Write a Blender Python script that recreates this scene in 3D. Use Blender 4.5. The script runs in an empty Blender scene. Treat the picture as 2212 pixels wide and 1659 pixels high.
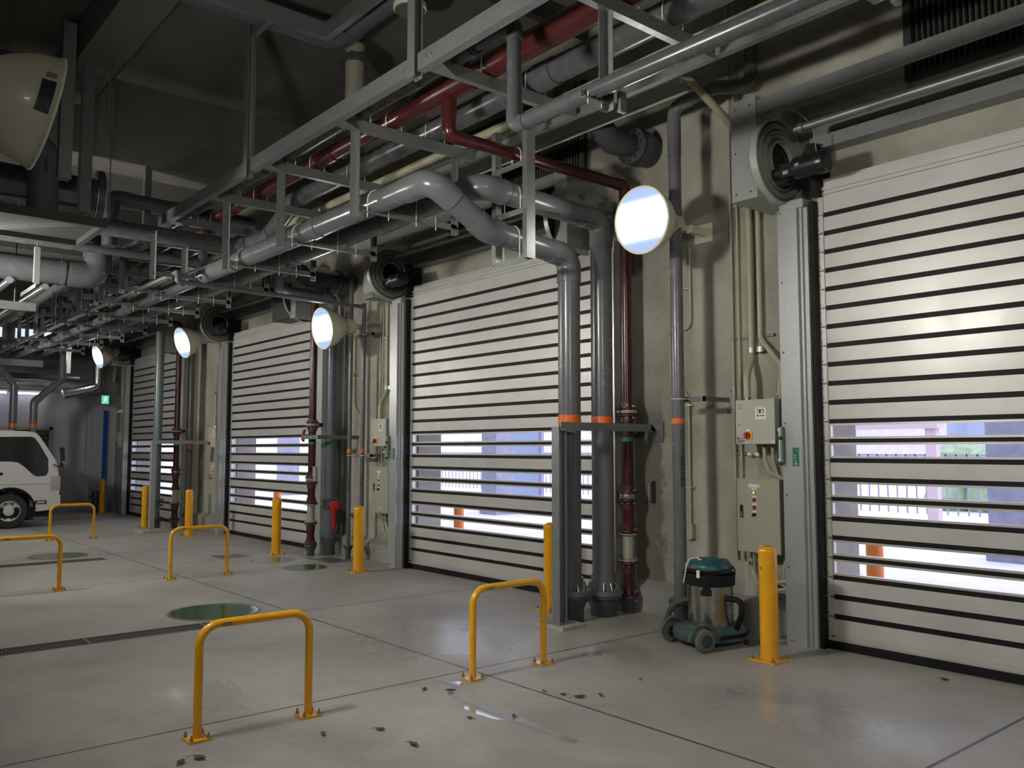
import bpy, math, random
from mathutils import Vector, Matrix
random.seed(4)
C = bpy.context.scene.collection
V = Vector
PI = math.pi
WP = {}                      # world position of every parent

# ------------------------------------------------------------------ materials
def new_mat(name):
    m = bpy.data.materials.new(name); m.use_nodes = True
    nt = m.node_tree
    for n in list(nt.nodes): nt.nodes.remove(n)
    out = nt.nodes.new('ShaderNodeOutputMaterial')
    return m, nt, out

def mat(name, col, rough=.5, metal=0.0, var=0.0, scale=3.0, rvar=0.0, bump=0.0, spec=.5, coat=0.0, col2=None, detail=4):
    m, nt, out = new_mat(name)
    b = nt.nodes.new('ShaderNodeBsdfPrincipled')
    b.inputs['Base Color'].default_value = (*col, 1)
    b.inputs['Roughness'].default_value = rough
    b.inputs['Metallic'].default_value = metal
    b.inputs['Specular IOR Level'].default_value = spec
    b.inputs['Coat Weight'].default_value = coat
    nt.links.new(b.outputs[0], out.inputs[0])
    if var or rvar or bump or col2:
        geo = nt.nodes.new('ShaderNodeNewGeometry')
        nz = nt.nodes.new('ShaderNodeTexNoise'); nz.inputs['Scale'].default_value = scale
        nz.inputs['Detail'].default_value = detail; nz.inputs['Roughness'].default_value = .6
        nt.links.new(geo.outputs['Position'], nz.inputs['Vector'])
        if var or col2:
            r = nt.nodes.new('ShaderNodeValToRGB')
            c2 = col2 if col2 else tuple(min(1, c * (1 + var)) for c in col)
            c1 = tuple(c * (1 - var) for c in col)
            r.color_ramp.elements[0].position = .3; r.color_ramp.elements[0].color = (*c1, 1)
            r.color_ramp.elements[1].position = .7; r.color_ramp.elements[1].color = (*c2, 1)
            nt.links.new(nz.outputs[0], r.inputs[0]); nt.links.new(r.outputs[0], b.inputs['Base Color'])
        if rvar:
            mr = nt.nodes.new('ShaderNodeMapRange')
            mr.inputs[1].default_value = .3; mr.inputs[2].default_value = .7
            mr.inputs[3].default_value = max(0.03, rough - rvar); mr.inputs[4].default_value = rough + rvar
            nt.links.new(nz.outputs[0], mr.inputs[0]); nt.links.new(mr.outputs[0], b.inputs['Roughness'])
        if bump:
            bp = nt.nodes.new('ShaderNodeBump'); bp.inputs['Strength'].default_value = bump
            bp.inputs['Distance'].default_value = .01
            nt.links.new(nz.outputs[0], bp.inputs['Height']); nt.links.new(bp.outputs[0], b.inputs['Normal'])
    return m

def emit(name, col, s):
    m, nt, out = new_mat(name)
    e = nt.nodes.new('ShaderNodeEmission'); e.inputs[0].default_value = (*col, 1); e.inputs[1].default_value = s
    nt.links.new(e.outputs[0], out.inputs[0]); return m

M = {}
M['galv'] = mat('galvanised_steel', (.27, .285, .285), .40, .6, .12, 30, .06)
M['galvd'] = mat('galvanised_dull', (.19, .20, .195), .5, .4, .12, 20, .06)
M['galvp'] = mat('galvanised_sheet', (.47, .49, .49), .36, .6, .07, 45, .05)
M['pvc_shade'] = mat('shaded_grey_pipe', (.082, .084, .09), .26, 0, .08, 6, .05)  # darker copy of the pipe grey; overhead shade is put into its colour
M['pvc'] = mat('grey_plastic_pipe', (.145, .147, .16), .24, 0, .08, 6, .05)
M['pvcd'] = mat('dark_plastic_fitting', (.06, .065, .075), .32)
M['pvcl'] = mat('grey_plastic_fitting', (.15, .155, .165), .26)
M['blue'] = mat('blue_grey_pipe', (.11, .125, .155), .3)
M['green'] = mat('grey_green_pipe', (.13, .17, .17), .28)
M['red'] = mat('red_brown_pipe', (.062, .012, .012), .26, 0, .15, 8)
M['redd'] = mat('red_brown_iron', (.065, .015, .016), .35)
M['yel'] = mat('yellow_paint', (.80, .38, .008), .28, 0, .06, 12, coat=.3)
M['orange'] = mat('orange_tape', (.85, .16, .02), .4)
M['tgreen'] = mat('green_tape', (.02, .2, .12), .4)
M['black'] = mat('black_rubber', (.007, .006, .008), .55, spec=.25)
M['blackp'] = mat('black_plastic', (.015, .015, .017), .3)
M['chrome'] = mat('zinc_bolt', (.6, .6, .6), .25, 1)
M['ivory'] = mat('ivory_conduit', (.40, .38, .26), .4)
M['cream'] = mat('cream_enamel', (.84, .80, .63), .35, coat=.2)
M['slat'] = mat('anodised_slat', (.56, .55, .53), .38, .25, .05, 4, .05)
M['slatf'] = mat('aluminium_profile', (.62, .60, .57), .35, .5)
M['ringm'] = mat('aluminium_spiral', (.46, .46, .43), .36, .3, .05, 10)
M['ringd'] = mat('spiral_back_plate', (.13, .13, .12), .45, .3)
M['boxg'] = mat('light_grey_enamel', (.42, .43, .38), .45)
M['boxd'] = mat('beige_grey_enamel', (.33, .32, .25), .45)
M['white'] = mat('white_label', (.75, .75, .70), .5)
M['ink'] = mat('black_ink', (.012, .012, .012), .5)
M['redp'] = mat('red_plastic', (.45, .02, .02), .35)
M['redv'] = mat('red_enamel', (.36, .006, .012), .3)
M['teal'] = mat('teal_plastic', (.012, .075, .085), .38, 0, .25, 9)
M['teald'] = mat('dusty_teal_plastic', (.018, .085, .09), .5, 0, .35, 8, col2=(.09, .11, .10))
M['drum'] = mat('stained_steel_drum', (.36, .35, .32), .22, .95, .3, 6, .1)
M['tyre'] = mat('grey_rubber_tyre', (.13, .125, .11), .7)
M['hose'] = mat('grey_ribbed_hose', (.08, .08, .075), .5)
M['leaf'] = mat('dry_leaf', (.10, .07, .03), .7, 0, .5, 40)
M['truck'] = mat('silver_white_paint', (.60, .58, .57), .28, .1, coat=.6)
M['glassd'] = mat('dark_glass', (.015, .02, .02), .06, spec=.8)
M['hub'] = mat('silver_wheel', (.55, .55, .54), .4, .0)
M['tyreb'] = mat('black_tyre', (.018, .018, .018), .7)
M['lens'] = mat('clear_lamp_lens', (.62, .63, .68), .12, .6)
M['amber'] = mat('amber_lens', (.7, .2, .02), .2)
M['ductg'] = mat('grey_duct_sheet', (.055, .055, .052), .5, .3)
M['silver'] = mat('foil_insulation', (.5, .5, .5), .25, .9, .2, 12, bump=.5)
M['doorw'] = mat('grey_door_paint', (.40, .41, .46), .4)
M['doorb'] = mat('blue_door_paint', (.01, .07, .38), .4)
M['sticker'] = mat('silver_sticker', (.09, .09, .10), .3, .6, .2, 60)
M['stickerw'] = mat('grey_sticker', (.3, .31, .31), .4)
M['signg'] = mat('green_sticker', (.01, .16, .07), .4)
M['wyel'] = mat('yellow_sticker', (.75, .55, .03), .4)
M['lit_or'] = emit('lit_orange_lens', (1, .45, .12), 1.6)
M['outcol'] = mat('outdoor_concrete_column', (.30, .31, .38), .8, 0, .15, 6)
M['outor'] = mat('orange_bollard_paint', (.75, .22, .04), .5)
M['outpanel'] = mat('pale_blue_panel', (.38, .48, .62), .6)
M['outbld'] = mat('pale_building', (.62, .58, .60), .8, 0, .1, 2)
M['hedge'] = mat('green_foliage', (.30, .40, .24), .8, 0, .2, 5)
M['hill'] = mat('hazy_hill', (.35, .40, .50), .9, 0, .2, .3)
M['outpink'] = mat('pink_beam', (.58, .47, .48), .7)
M['cone'] = mat('red_cone', (.75, .05, .08), .5)
M['lid'] = mat('wet_green_lid', (.05, .12, .055), .12, 0, .35, 14, .06)
M['lid2'] = mat('damp_green_lid', (.13, .17, .11), .22, 0, .08, 5, .04)
M['lidy'] = mat('yellow_green_lid', (.38, .33, .02), .35, 0, .3, 9)
M['grate'] = mat('grating_steel', (.22, .21, .20), .4, .6)
M['dark'] = mat('dark_void', (.01, .01, .01), .9)
M['pad'] = mat('mortar_pad', (.36, .36, .31), .85, 0, .15, 12)
M['sockg'] = mat('dark_iron_flange', (.055, .06, .065), .38)
M['sight'] = mat('sight_glass_body', (.34, .33, .26), .35)

def concrete(name, c1, c2, rough=.85, stain=False):
    m, nt, out = new_mat(name)
    L = nt.links
    b = nt.nodes.new('ShaderNodeBsdfPrincipled'); L.new(b.outputs[0], out.inputs[0])
    geo = nt.nodes.new('ShaderNodeNewGeometry')
    def noise(s, d=6, r=.6):
        n = nt.nodes.new('ShaderNodeTexNoise'); n.inputs['Scale'].default_value = s
        n.inputs['Detail'].default_value = d; n.inputs['Roughness'].default_value = r
        L.new(geo.outputs['Position'], n.inputs['Vector']); return n
    n1 = noise(.9, 8, .65); n2 = noise(30, 3)
    r = nt.nodes.new('ShaderNodeValToRGB')
    r.color_ramp.elements[0].position = .32; r.color_ramp.elements[0].color = (*c1, 1)
    r.color_ramp.elements[1].position = .68; r.color_ramp.elements[1].color = (*c2, 1)
    L.new(n1.outputs[0], r.inputs[0])
    mx = nt.nodes.new('ShaderNodeMixRGB'); mx.blend_type = 'MULTIPLY'; mx.inputs[0].default_value = .25
    L.new(r.outputs[0], mx.inputs[1]); L.new(n2.outputs[1], mx.inputs[2])
    last = mx.outputs[0]
    if stain:
        # damp stain running down the wall beside the pipes of the near pier
        sp = nt.nodes.new('ShaderNodeSeparateXYZ'); L.new(geo.outputs['Position'], sp.inputs[0])
        n3 = noise(3.2, 5, .7)
        def math_(op, a, b_=None):
            k = nt.nodes.new('ShaderNodeMath'); k.operation = op
            for i, q in enumerate((a, b_)):
                if q is None: continue
                if isinstance(q, (int, float)): k.inputs[i].default_value = q
                else: L.new(q, k.inputs[i])
            return k.outputs[0]
        def band(x0, w, amp):
            d = math_('ABSOLUTE', math_('ADD', math_('SUBTRACT', sp.outputs[0], x0), math_('MULTIPLY', math_('SUBTRACT', n3.outputs[0], .5), amp)))
            mr = nt.nodes.new('ShaderNodeMapRange'); mr.clamp = True
            mr.inputs[1].default_value = w; mr.inputs[2].default_value = w * .75
            mr.inputs[3].default_value = 0; mr.inputs[4].default_value = 1
            L.new(d, mr.inputs[0]); return mr.outputs[0]
        low = nt.nodes.new('ShaderNodeMapRange'); low.clamp = True
        low.inputs[1].default_value = 2.3; low.inputs[2].default_value = 1.9
        L.new(sp.outputs[2], low.inputs[0])
        tot = math_('MAXIMUM', band(-5.93, .26, .5), math_('MAXIMUM', band(-12.25, .26, .5), band(-18.6, .3, .5)))
        f = math_('MULTIPLY', math_('MULTIPLY', tot, low.outputs[0]), .85)
        m2 = nt.nodes.new('ShaderNodeMixRGB'); m2.blend_type = 'MIX'; m2.inputs[2].default_value = (c1[0] * .45, c1[1] * .43, c1[2] * .42, 1)
        L.new(f, m2.inputs[0]); L.new(last, m2.inputs[1]); last = m2.outputs[0]
        # formwork joints: one lift line and two upright lines
        jl = None
        for o_, x0 in ((2, 3.02), (0, -5.44), (0, -11.9), (0, -4.72)):
            q = nt.nodes.new('ShaderNodeMapRange'); q.clamp = True; q.inputs[1].default_value = .014; q.inputs[2].default_value = .006
            L.new(math_('ABSOLUTE', math_('SUBTRACT', sp.outputs[o_], x0)), q.inputs[0])
            jl = q.outputs[0] if jl is None else math_('MAXIMUM', jl, q.outputs[0])
        m3 = nt.nodes.new('ShaderNodeMixRGB'); m3.inputs[2].default_value = (.46, .45, .41, 1)
        L.new(math_('MULTIPLY', math_('MULTIPLY', jl, n3.outputs[0]), .7), m3.inputs[0]); L.new(last, m3.inputs[1]); last = m3.outputs[0]
    L.new(last, b.inputs['Base Color'])
    b.inputs['Roughness'].default_value = rough
    bp = nt.nodes.new('ShaderNodeBump'); bp.inputs['Strength'].default_value = .25; bp.inputs['Distance'].default_value = .01
    L.new(n1.outputs[0], bp.inputs['Height']); L.new(bp.outputs[0], b.inputs['Normal'])
    return m
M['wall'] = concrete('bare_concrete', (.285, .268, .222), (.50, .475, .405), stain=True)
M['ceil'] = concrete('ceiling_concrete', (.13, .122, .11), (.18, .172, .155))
M['plinth'] = concrete('plinth_concrete', (.29, .285, .26), (.36, .355, .33), .7)
M['backw'] = mat('painted_back_wall', (.42, .42, .44), .6, 0, .04, 1)

def floor_mat():
    m, nt, out = new_mat('power_floated_floor'); L = nt.links
    b = nt.nodes.new('ShaderNodeBsdfPrincipled'); L.new(b.outputs[0], out.inputs[0])
    geo = nt.nodes.new('ShaderNodeNewGeometry'); P = geo.outputs['Position']
    sp = nt.nodes.new('ShaderNodeSeparateXYZ'); L.new(P, sp.inputs[0])
    def noise(s, d=6, r=.6, dist=0):
        n = nt.nodes.new('ShaderNodeTexNoise'); n.inputs['Scale'].default_value = s
        n.inputs['Detail'].default_value = d; n.inputs['Roughness'].default_value = r; n.inputs['Distortion'].default_value = dist
        L.new(P, n.inputs['Vector']); return n.outputs[0]
    def mth(op, a, b_=None, c_=None):
        k = nt.nodes.new('ShaderNodeMath'); k.operation = op
        for i, q in enumerate((a, b_, c_)):
            if q is None: continue
            if isinstance(q, (int, float)): k.inputs[i].default_value = q
            else: L.new(q, k.inputs[i])
        return k.outputs[0]
    def mr(v, a, b_, c_=0, d=1):
        k = nt.nodes.new('ShaderNodeMapRange'); k.clamp = True
        for i, q in enumerate((a, b_, c_, d)): k.inputs[i + 1].default_value = q
        L.new(v, k.inputs[0]); return k.outputs[0]
    n1 = noise(.55, 8, .65, .6); n2 = noise(4, 5, .7); n3 = noise(60, 2); n4 = noise(1.6, 3, .5, .6)
    r = nt.nodes.new('ShaderNodeValToRGB')
    r.color_ramp.elements[0].position = .35; r.color_ramp.elements[0].color = (.25, .238, .218, 1)
    r.color_ramp.elements[1].position = .65; r.color_ramp.elements[1].color = (.45, .432, .395, 1)
    L.new(mth('ADD', mth('MULTIPLY', n1, .7), mth('MULTIPLY', n2, .3)), r.inputs[0])
    # joints
    def line(coord, x0, w=.0135):
        return mr(mth('ABSOLUTE', mth('SUBTRACT', coord, x0)), w, w * .6)
    js = [line(sp.outputs[1], 3.93), line(sp.outputs[1], 9.2), line(sp.outputs[0], -2.1)]
    for x in (-5.16, -8.1, -11.25, -14.4, -17.5): js.append(line(sp.outputs[0], x))
    j = js[0]
    for q in js[1:]: j = mth('MAXIMUM', j, q)
    mx = nt.nodes.new('ShaderNodeMixRGB'); L.new(mth('MULTIPLY', j, .85), mx.inputs[0]); L.new(r.outputs[0], mx.inputs[1])
    mx.inputs[2].default_value = (.022, .021, .019, 1)
    # damp patches
    def blob(cx, cy, rx, ry, amp=.7):
        dx = mth('DIVIDE', mth('SUBTRACT', sp.outputs[0], cx), rx); dy = mth('DIVIDE', mth('SUBTRACT', sp.outputs[1], cy), ry)
        d = mth('SQRT', mth('ADD', mth('MULTIPLY', dx, dx), mth('MULTIPLY', dy, dy)))
        d = mth('ADD', d, mth('MULTIPLY', mth('SUBTRACT', n4, .5), amp * 2))
        return mr(d, 1.5, .45)
    damp = mth('MAXIMUM', blob(-6.1, 4.3, 1.0, .85), mth('MAXIMUM', blob(-4.85, 5.2, .45, .3, .4), blob(-3.1, 4.9, .8, .5)))
    damp = mth('MAXIMUM', damp, mth('MAXIMUM', blob(-12.0, 6.2, .7, .4), blob(-5.7, 2.2, .5, .3, 1.0)))
    dk = nt.nodes.new('ShaderNodeMixRGB'); dk.blend_type = 'MULTIPLY'
    L.new(mth('MULTIPLY', damp, .10), dk.inputs[0]); L.new(mx.outputs[0], dk.inputs[1]); dk.inputs[2].default_value = (.55, .55, .56, 1)
    L.new(dk.outputs[0], b.inputs['Base Color'])
    rough = mr(n2, .3, .7, .42, .62)
    wet = mr(noise(9, 4, .75), .3, .7, .15, .28)
    rm = nt.nodes.new('ShaderNodeMix'); rm.data_type = 'FLOAT'
    L.new(damp, rm.inputs[0]); L.new(rough, rm.inputs[2]); L.new(wet, rm.inputs[3])
    L.new(rm.outputs[0], b.inputs['Roughness'])
    bp = nt.nodes.new('ShaderNodeBump'); bp.inputs['Strength'].default_value = .12; bp.inputs['Distance'].default_value = .006
    L.new(n3, bp.inputs['Height']); L.new(bp.outputs[0], b.inputs['Normal'])
    return m
M['floor'] = floor_mat()
M['outfloor'] = mat('light_concrete_paving', (.66, .64, .66), .8, 0, .06, 2)  # light concrete, its own pale base colour

def pane_mat():
    m, nt, out = new_mat('clear_acrylic'); L = nt.links
    t = nt.nodes.new('ShaderNodeBsdfTransparent'); t.inputs[0].default_value = (.93, .93, 1, 1)
    g = nt.nodes.new('ShaderNodeBsdfGlossy'); g.inputs['Roughness'].default_value = .05; g.inputs[0].default_value = (.8, .8, .9, 1)
    mx = nt.nodes.new('ShaderNodeMixShader'); mx.inputs[0].default_value = .06
    L.new(t.outputs[0], mx.inputs[1]); L.new(g.outputs[0], mx.inputs[2]); L.new(mx.outputs[0], out.inputs[0])
    return m
M['pane'] = pane_mat()
M['water'] = mat('standing_water', (.30, .29, .29), .17, 0, .1, 70, .05, bump=.3, spec=1.0, coat=1.0)

def lamp_mat(name, strength):
    # floodlight glass: white hot band across the middle, cooler blue above and below
    m, nt, out = new_mat(name); L = nt.links
    tc = nt.nodes.new('ShaderNodeTexCoord'); sp = nt.nodes.new('ShaderNodeSeparateXYZ')
    L.new(tc.outputs['Object'], sp.inputs[0])
    ab = nt.nodes.new('ShaderNodeMath'); ab.operation = 'ABSOLUTE'; L.new(sp.outputs[2], ab.inputs[0])
    r = nt.nodes.new('ShaderNodeMapRange'); r.interpolation_type = 'SMOOTHSTEP'
    r.inputs[1].default_value = .27; r.inputs[2].default_value = .02; r.inputs[3].default_value = 0; r.inputs[4].default_value = 1
    L.new(ab.outputs[0], r.inputs[0])
    pw = nt.nodes.new('ShaderNodeMath'); pw.operation = 'POWER'; pw.inputs[1].default_value = 3.2; L.new(r.outputs[0], pw.inputs[0])
    ma = nt.nodes.new('ShaderNodeMath'); ma.operation = 'MULTIPLY_ADD'; ma.inputs[1].default_value = strength; ma.inputs[2].default_value = .95; L.new(pw.outputs[0], ma.inputs[0])
    c = nt.nodes.new('ShaderNodeValToRGB'); c.color_ramp.elements[0].position = .1; c.color_ramp.elements[0].color = (1, .97, .87, 1)
    c.color_ramp.elements[1].position = .2; c.color_ramp.elements[1].color = (.50, .66, 1, 1)
    L.new(ab.outputs[0], c.inputs[0])
    e = nt.nodes.new('ShaderNodeEmission'); L.new(c.outputs[0], e.inputs[0]); L.new(ma.outputs[0], e.inputs[1])
    L.new(e.outputs[0], out.inputs[0]); return m
M['lampglass'] = lamp_mat('floodlight_glass', 360)
M['fillglass'] = lamp_mat('added_fill_glass', 34)
M['lampglassw'] = lamp_mat('wall_floodlight_glass', 24)
M['tubeglow'] = emit('fluorescent_tube', (.85, .80, 1), 9)
M['exitglow'] = emit('lit_green_exit_panel', (.12, .75, .5), .9)

# ------------------------------------------------------------------ mesh builder
def basis(d):
    d = V(d).normalized()
    a = V((0, 0, 1)) if abs(d.z) < .9 else V((1, 0, 0))
    u = a.cross(d).normalized(); v = d.cross(u).normalized()
    return u, v, d

def fillet(pts, R, n=6):
    pts = [V(p) for p in pts]; out = [pts[0]]
    for i in range(1, len(pts) - 1):
        a, b, c = pts[i - 1], pts[i], pts[i + 1]
        d1 = (a - b).normalized(); d2 = (c - b).normalized()
        ang = d1.angle(d2)
        if ang > PI - .02: out.append(b); continue
        t = min(R / math.tan(ang / 2), (a - b).length * .49, (c - b).length * .49)
        Rr = t * math.tan(ang / 2)
        bis = (d1 + d2).normalized(); cen = b + bis * (Rr / math.sin(ang / 2))
        s = b + d1 * t - cen; e = b + d2 * t - cen
        tot = s.angle(e); ax = s.cross(e).normalized()
        for k in range(n + 1):
            out.append(cen + Matrix.Rotation(tot * k / n, 3, ax) @ s)
    out.append(pts[-1]); return out

class MB:
    def __init__(s): s.v = []; s.f = []; s.m = []
    def add(s, vs, fs, mi=0):
        o = len(s.v); s.v += [V(q) for q in vs]
        for f in fs: s.f.append([o + i for i in f]); s.m.append(mi)
        return s
    def box(s, x0, x1, y0, y1, z0, z1, mi=0):
        vs = [(x, y, z) for z in (z0, z1) for y in (y0, y1) for x in (x0, x1)]
        return s.add(vs, [(0, 2, 3, 1), (4, 5, 7, 6), (0, 1, 5, 4), (2, 6, 7, 3), (0, 4, 6, 2), (1, 3, 7, 5)], mi)
    def obox(s, c, hx, hy, hz, R=None, mi=0):
        R = R or Matrix.Identity(3); c = V(c)
        vs = [c + R @ V((x * hx, y * hy, z * hz)) for z in (-1, 1) for y in (-1, 1) for x in (-1, 1)]
        return s.add(vs, [(0, 2, 3, 1), (4, 5, 7, 6), (0, 1, 5, 4), (2, 6, 7, 3), (0, 4, 6, 2), (1, 3, 7, 5)], mi)
    def sweep(s, prof, p0, p1, u, mi=0):
        p0, p1 = V(p0), V(p1); d = (p1 - p0).normalized(); u = V(u); u = (u - d * u.dot(d)).normalized(); w = d.cross(u)
        n = len(prof); vs = [p + u * a + w * b for p in (p0, p1) for a, b in prof]
        return s.add(vs, [[i, (i + 1) % n, n + (i + 1) % n, n + i] for i in range(n)] + [list(range(n))[::-1], list(range(n, 2 * n))], mi)
    def tube(s, pts, r, n=16, mi=0, caps=True):
        pts = [V(p) for p in pts]; N = len(pts)
        rs = r if isinstance(r, (list, tuple)) else [r] * N
        t0 = (pts[1] - pts[0]).normalized(); u, v, _ = basis(t0); rings = []; prev = t0
        for i in range(N):
            if i == 0: t = t0
            elif i == N - 1: t = (pts[i] - pts[i - 1]).normalized()
            else:
                t = ((pts[i] - pts[i - 1]).normalized() + (pts[i + 1] - pts[i]).normalized())
                t = t.normalized() if t.length > 1e-6 else prev
            q = prev.rotation_difference(t); u = q @ u; u = (u - t * u.dot(t)).normalized(); v = t.cross(u); prev = t
            rings.append([pts[i] + (u * math.cos(2 * PI * k / n) + v * math.sin(2 * PI * k / n)) * rs[i] for k in range(n)])
        vs = [p for R_ in rings for p in R_]
        fs = [[i * n + k, i * n + (k + 1) % n, (i + 1) * n + (k + 1) % n, (i + 1) * n + k] for i in range(N - 1) for k in range(n)]
        if caps: fs += [list(range(n))[::-1], list(range((N - 1) * n, N * n))]
        return s.add(vs, fs, mi)
    def cyl(s, p0, p1, r, r2=None, n=20, mi=0): return s.tube([p0, p1], [r, r if r2 is None else r2], n, mi)
    def lathe(s, prof, p0, ax, n=32, mi=0, caps=True):
        u, v, d = basis(ax); p0 = V(p0); N = len(prof)
        vs = [p0 + d * t + (u * math.cos(2 * PI * k / n) + v * math.sin(2 * PI * k / n)) * r for r, t in prof for k in range(n)]
        fs = [[i * n + k, i * n + (k + 1) % n, (i + 1) * n + (k + 1) % n, (i + 1) * n + k] for i in range(N - 1) for k in range(n)]
        if caps: fs += [list(range(n))[::-1], list(range((N - 1) * n, N * n))]
        return s.add(vs, fs, mi)
    def poly(s, pts, mi=0): return s.add(pts, [list(range(len(pts)))], mi)
    def prism(s, pts, off, mi=0):
        n = len(pts); off = V(off); pts = [V(p) for p in pts]
        return s.add(pts + [p + off for p in pts], [list(range(n))[::-1], list(range(n, 2 * n))] + [[i, (i + 1) % n, n + (i + 1) % n, n + i] for i in range(n)], mi)
    def bolts(s, c, ax, R, n, br=.009, ln=.03, mi=0, ph=0):
        u, v, d = basis(ax); c = V(c)
        for k in range(n):
            a = 2 * PI * (k + ph) / n; p = c + (u * math.cos(a) + v * math.sin(a)) * R
            s.cyl(p - d * ln, p + d * ln, br, n=6, mi=mi)
        return s
    def build(s, name, mats, parent=None, loc=None, smooth=True):
        if not isinstance(mats, (list, tuple)): mats = [mats]
        base = WP[parent] if parent is not None else V(loc if loc is not None else (0, 0, 0))
        me = bpy.data.meshes.new(name); me.from_pydata([tuple(p - base) for p in s.v], [], s.f)
        for m_ in mats: me.materials.append(m_)
        me.polygons.foreach_set('material_index', s.m)
        if smooth:
            me.polygons.foreach_set('use_smooth', [True] * len(s.f)); me.set_sharp_from_angle(angle=math.radians(38))
        me.update()
        o = bpy.data.objects.new(name, me); C.objects.link(o)
        if parent is not None: o.parent = parent
        else: o.location = base
        WP[o] = base.copy(); return o

def tag(o, label, cat, group=None, kind=None):
    o['label'] = label; o['category'] = cat
    if group: o['group'] = group
    if kind: o['kind'] = kind
    return o
def thing(name, label, cat, loc=(0, 0, 0), group=None, kind=None):
    o = bpy.data.objects.new(name, None); o.empty_display_size = .1; C.objects.link(o); o.location = loc; WP[o] = V(loc)
    return tag(o, label, cat, group, kind)
def dup(root, delta, label, group=None):
    def cp(o, par):
        c = o.copy(); C.objects.link(c); WP[c] = WP[o] + V(delta)
        if par is not None: c.parent = par
        for ch in [q for q in bpy.data.objects if q.parent == o]: cp(ch, c)
        return c
    r = cp(root, None); r.location = WP[r]; r['label'] = label
    if group: r['group'] = group
    return r

def c_prof(w, h, t=.006):       # channel, web on -u side
    return [(-w / 2, -h / 2), (w / 2, -h / 2), (w / 2, -h / 2 + t), (-w / 2 + t, -h / 2 + t), (-w / 2 + t, h / 2 - t), (w / 2, h / 2 - t), (w / 2, h / 2), (-w / 2, h / 2)]
def l_prof(a, b, t=.006): return [(0, 0), (a, 0), (a, t), (t, t), (t, b), (0, b)]
def h_prof(w, h, t=.008):
    return [(-w / 2, -h / 2), (w / 2, -h / 2), (w / 2, -h / 2 + t), (t / 2, -h / 2 + t), (t / 2, h / 2 - t), (w / 2, h / 2 - t), (w / 2, h / 2), (-w / 2, h / 2), (-w / 2, h / 2 - t), (-t / 2, h / 2 - t), (-t / 2, -h / 2 + t), (-w / 2, -h / 2 + t)]

def text_on(parent, txt, origin, right, up, size, mt, name='lettering', wrap=None, align='CENTER', bold=0.0, sx=1.0):
    cu = bpy.data.curves.new(name, 'FONT'); cu.body = txt; cu.size = size; cu.align_x = align; cu.align_y = 'CENTER'; cu.offset = bold
    cu.resolution_u = 2
    tmp = bpy.data.objects.new(name, cu); C.objects.link(tmp)
    dg = bpy.context.evaluated_depsgraph_get(); me = bpy.data.meshes.new_from_object(tmp.evaluated_get(dg))
    bpy.data.objects.remove(tmp); bpy.data.curves.remove(cu)
    right = V(right).normalized(); up = V(up).normalized(); origin = V(origin); base = WP[parent]
    for v in me.vertices:
        p = v.co
        if wrap:                                   # wrap = (axis point, radius, centre angle)
            cx, cy, r, a0 = wrap; a = a0 + p.x * sx / r
            w = V((cx + r * math.cos(a), cy + r * math.sin(a), origin.z + p.y))
        else: w = origin + right * (p.x * sx) + up * p.y
        v.co = w - base
    me.materials.clear(); me.materials.append(mt)
    o = bpy.data.objects.new(name, me); C.objects.link(o); o.parent = parent; WP[o] = base.copy(); return o
# ================================================================== camera and light
cam = bpy.data.cameras.new('camera'); co = bpy.data.objects.new('camera', cam); C.objects.link(co)
cam.sensor_width = 36; cam.lens = 1857 / 2212 * 36; cam.clip_end = 400; cam.clip_start = .05
co.location = (0, 0, 1.62); co.rotation_euler = (math.radians(94.352), 0, math.radians(50))
bpy.context.scene.camera = co
sc = bpy.context.scene
sc.view_settings.view_transform = 'Standard'; sc.view_settings.look = 'None'; sc.view_settings.exposure = 0
sc.cycles.max_bounces = 8; sc.cycles.diffuse_bounces = 4; sc.cycles.glossy_bounces = 4; sc.cycles.transparent_max_bounces = 16
sc.cycles.use_denoising = True; sc.cycles.sample_clamp_indirect = 4
w = bpy.data.worlds.new('world'); sc.world = w; w.use_nodes = True; nt = w.node_tree
bg = nt.nodes['Background']; sky = nt.nodes.new('ShaderNodeTexSky'); sky.sky_type = 'PREETHAM'; sky.turbidity = 8
sky.sun_direction = (.3, .5, .8)
mxs = nt.nodes.new('ShaderNodeMixRGB'); mxs.inputs[0].default_value = .12; mxs.inputs[1].default_value = (.82, .84, 1.0, 1)
nt.links.new(sky.outputs[0], mxs.inputs[2]); nt.links.new(mxs.outputs[0], bg.inputs[0]); bg.inputs[1].default_value = 2.9

# ================================================================== room shell
WY = 6.75; CZ = 6.46
DOORS = [(-3.83, -.1), (-10.07, -6.33), (-16.42, -12.65), (-22.75, -18.95)]
b = MB(); xs = sorted([(-25.5, DOORS[3][0]), (DOORS[3][1], DOORS[2][0]), (DOORS[2][1], DOORS[1][0]), (DOORS[1][1], DOORS[0][0]), (DOORS[0][1], 7)])
for x0, x1 in xs: b.box(x0, x1, WY, WY + .38, 0, 3.8)
b.box(-25.5, 7, WY, WY + .38, 3.8, CZ)
tag(b.build('wall_north', M['wall'], smooth=False), 'bare grey concrete wall holding the row of slatted spiral doors', 'wall', kind='structure')
b = MB()
for x0, x1 in xs:
    a0, a1 = x0 + .28, x1 - .28
    b.prism([(a0, WY - .002, 0), (a0, WY - .13, 0), (a0, WY - .13, .24), (a0, WY - .002, .30)], (a1 - a0, 0, 0))
tag(b.build('baseboard_north', M['plinth'], smooth=False), 'pale concrete kerb along the foot of the door wall', 'kerb', kind='structure')
tag(MB().box(-25.5, 7, -8, WY + .38, -.2, 0).build('floor', M['floor'], smooth=False), 'smooth grey concrete floor with cut joints and damp patches', 'floor', kind='structure')
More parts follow.
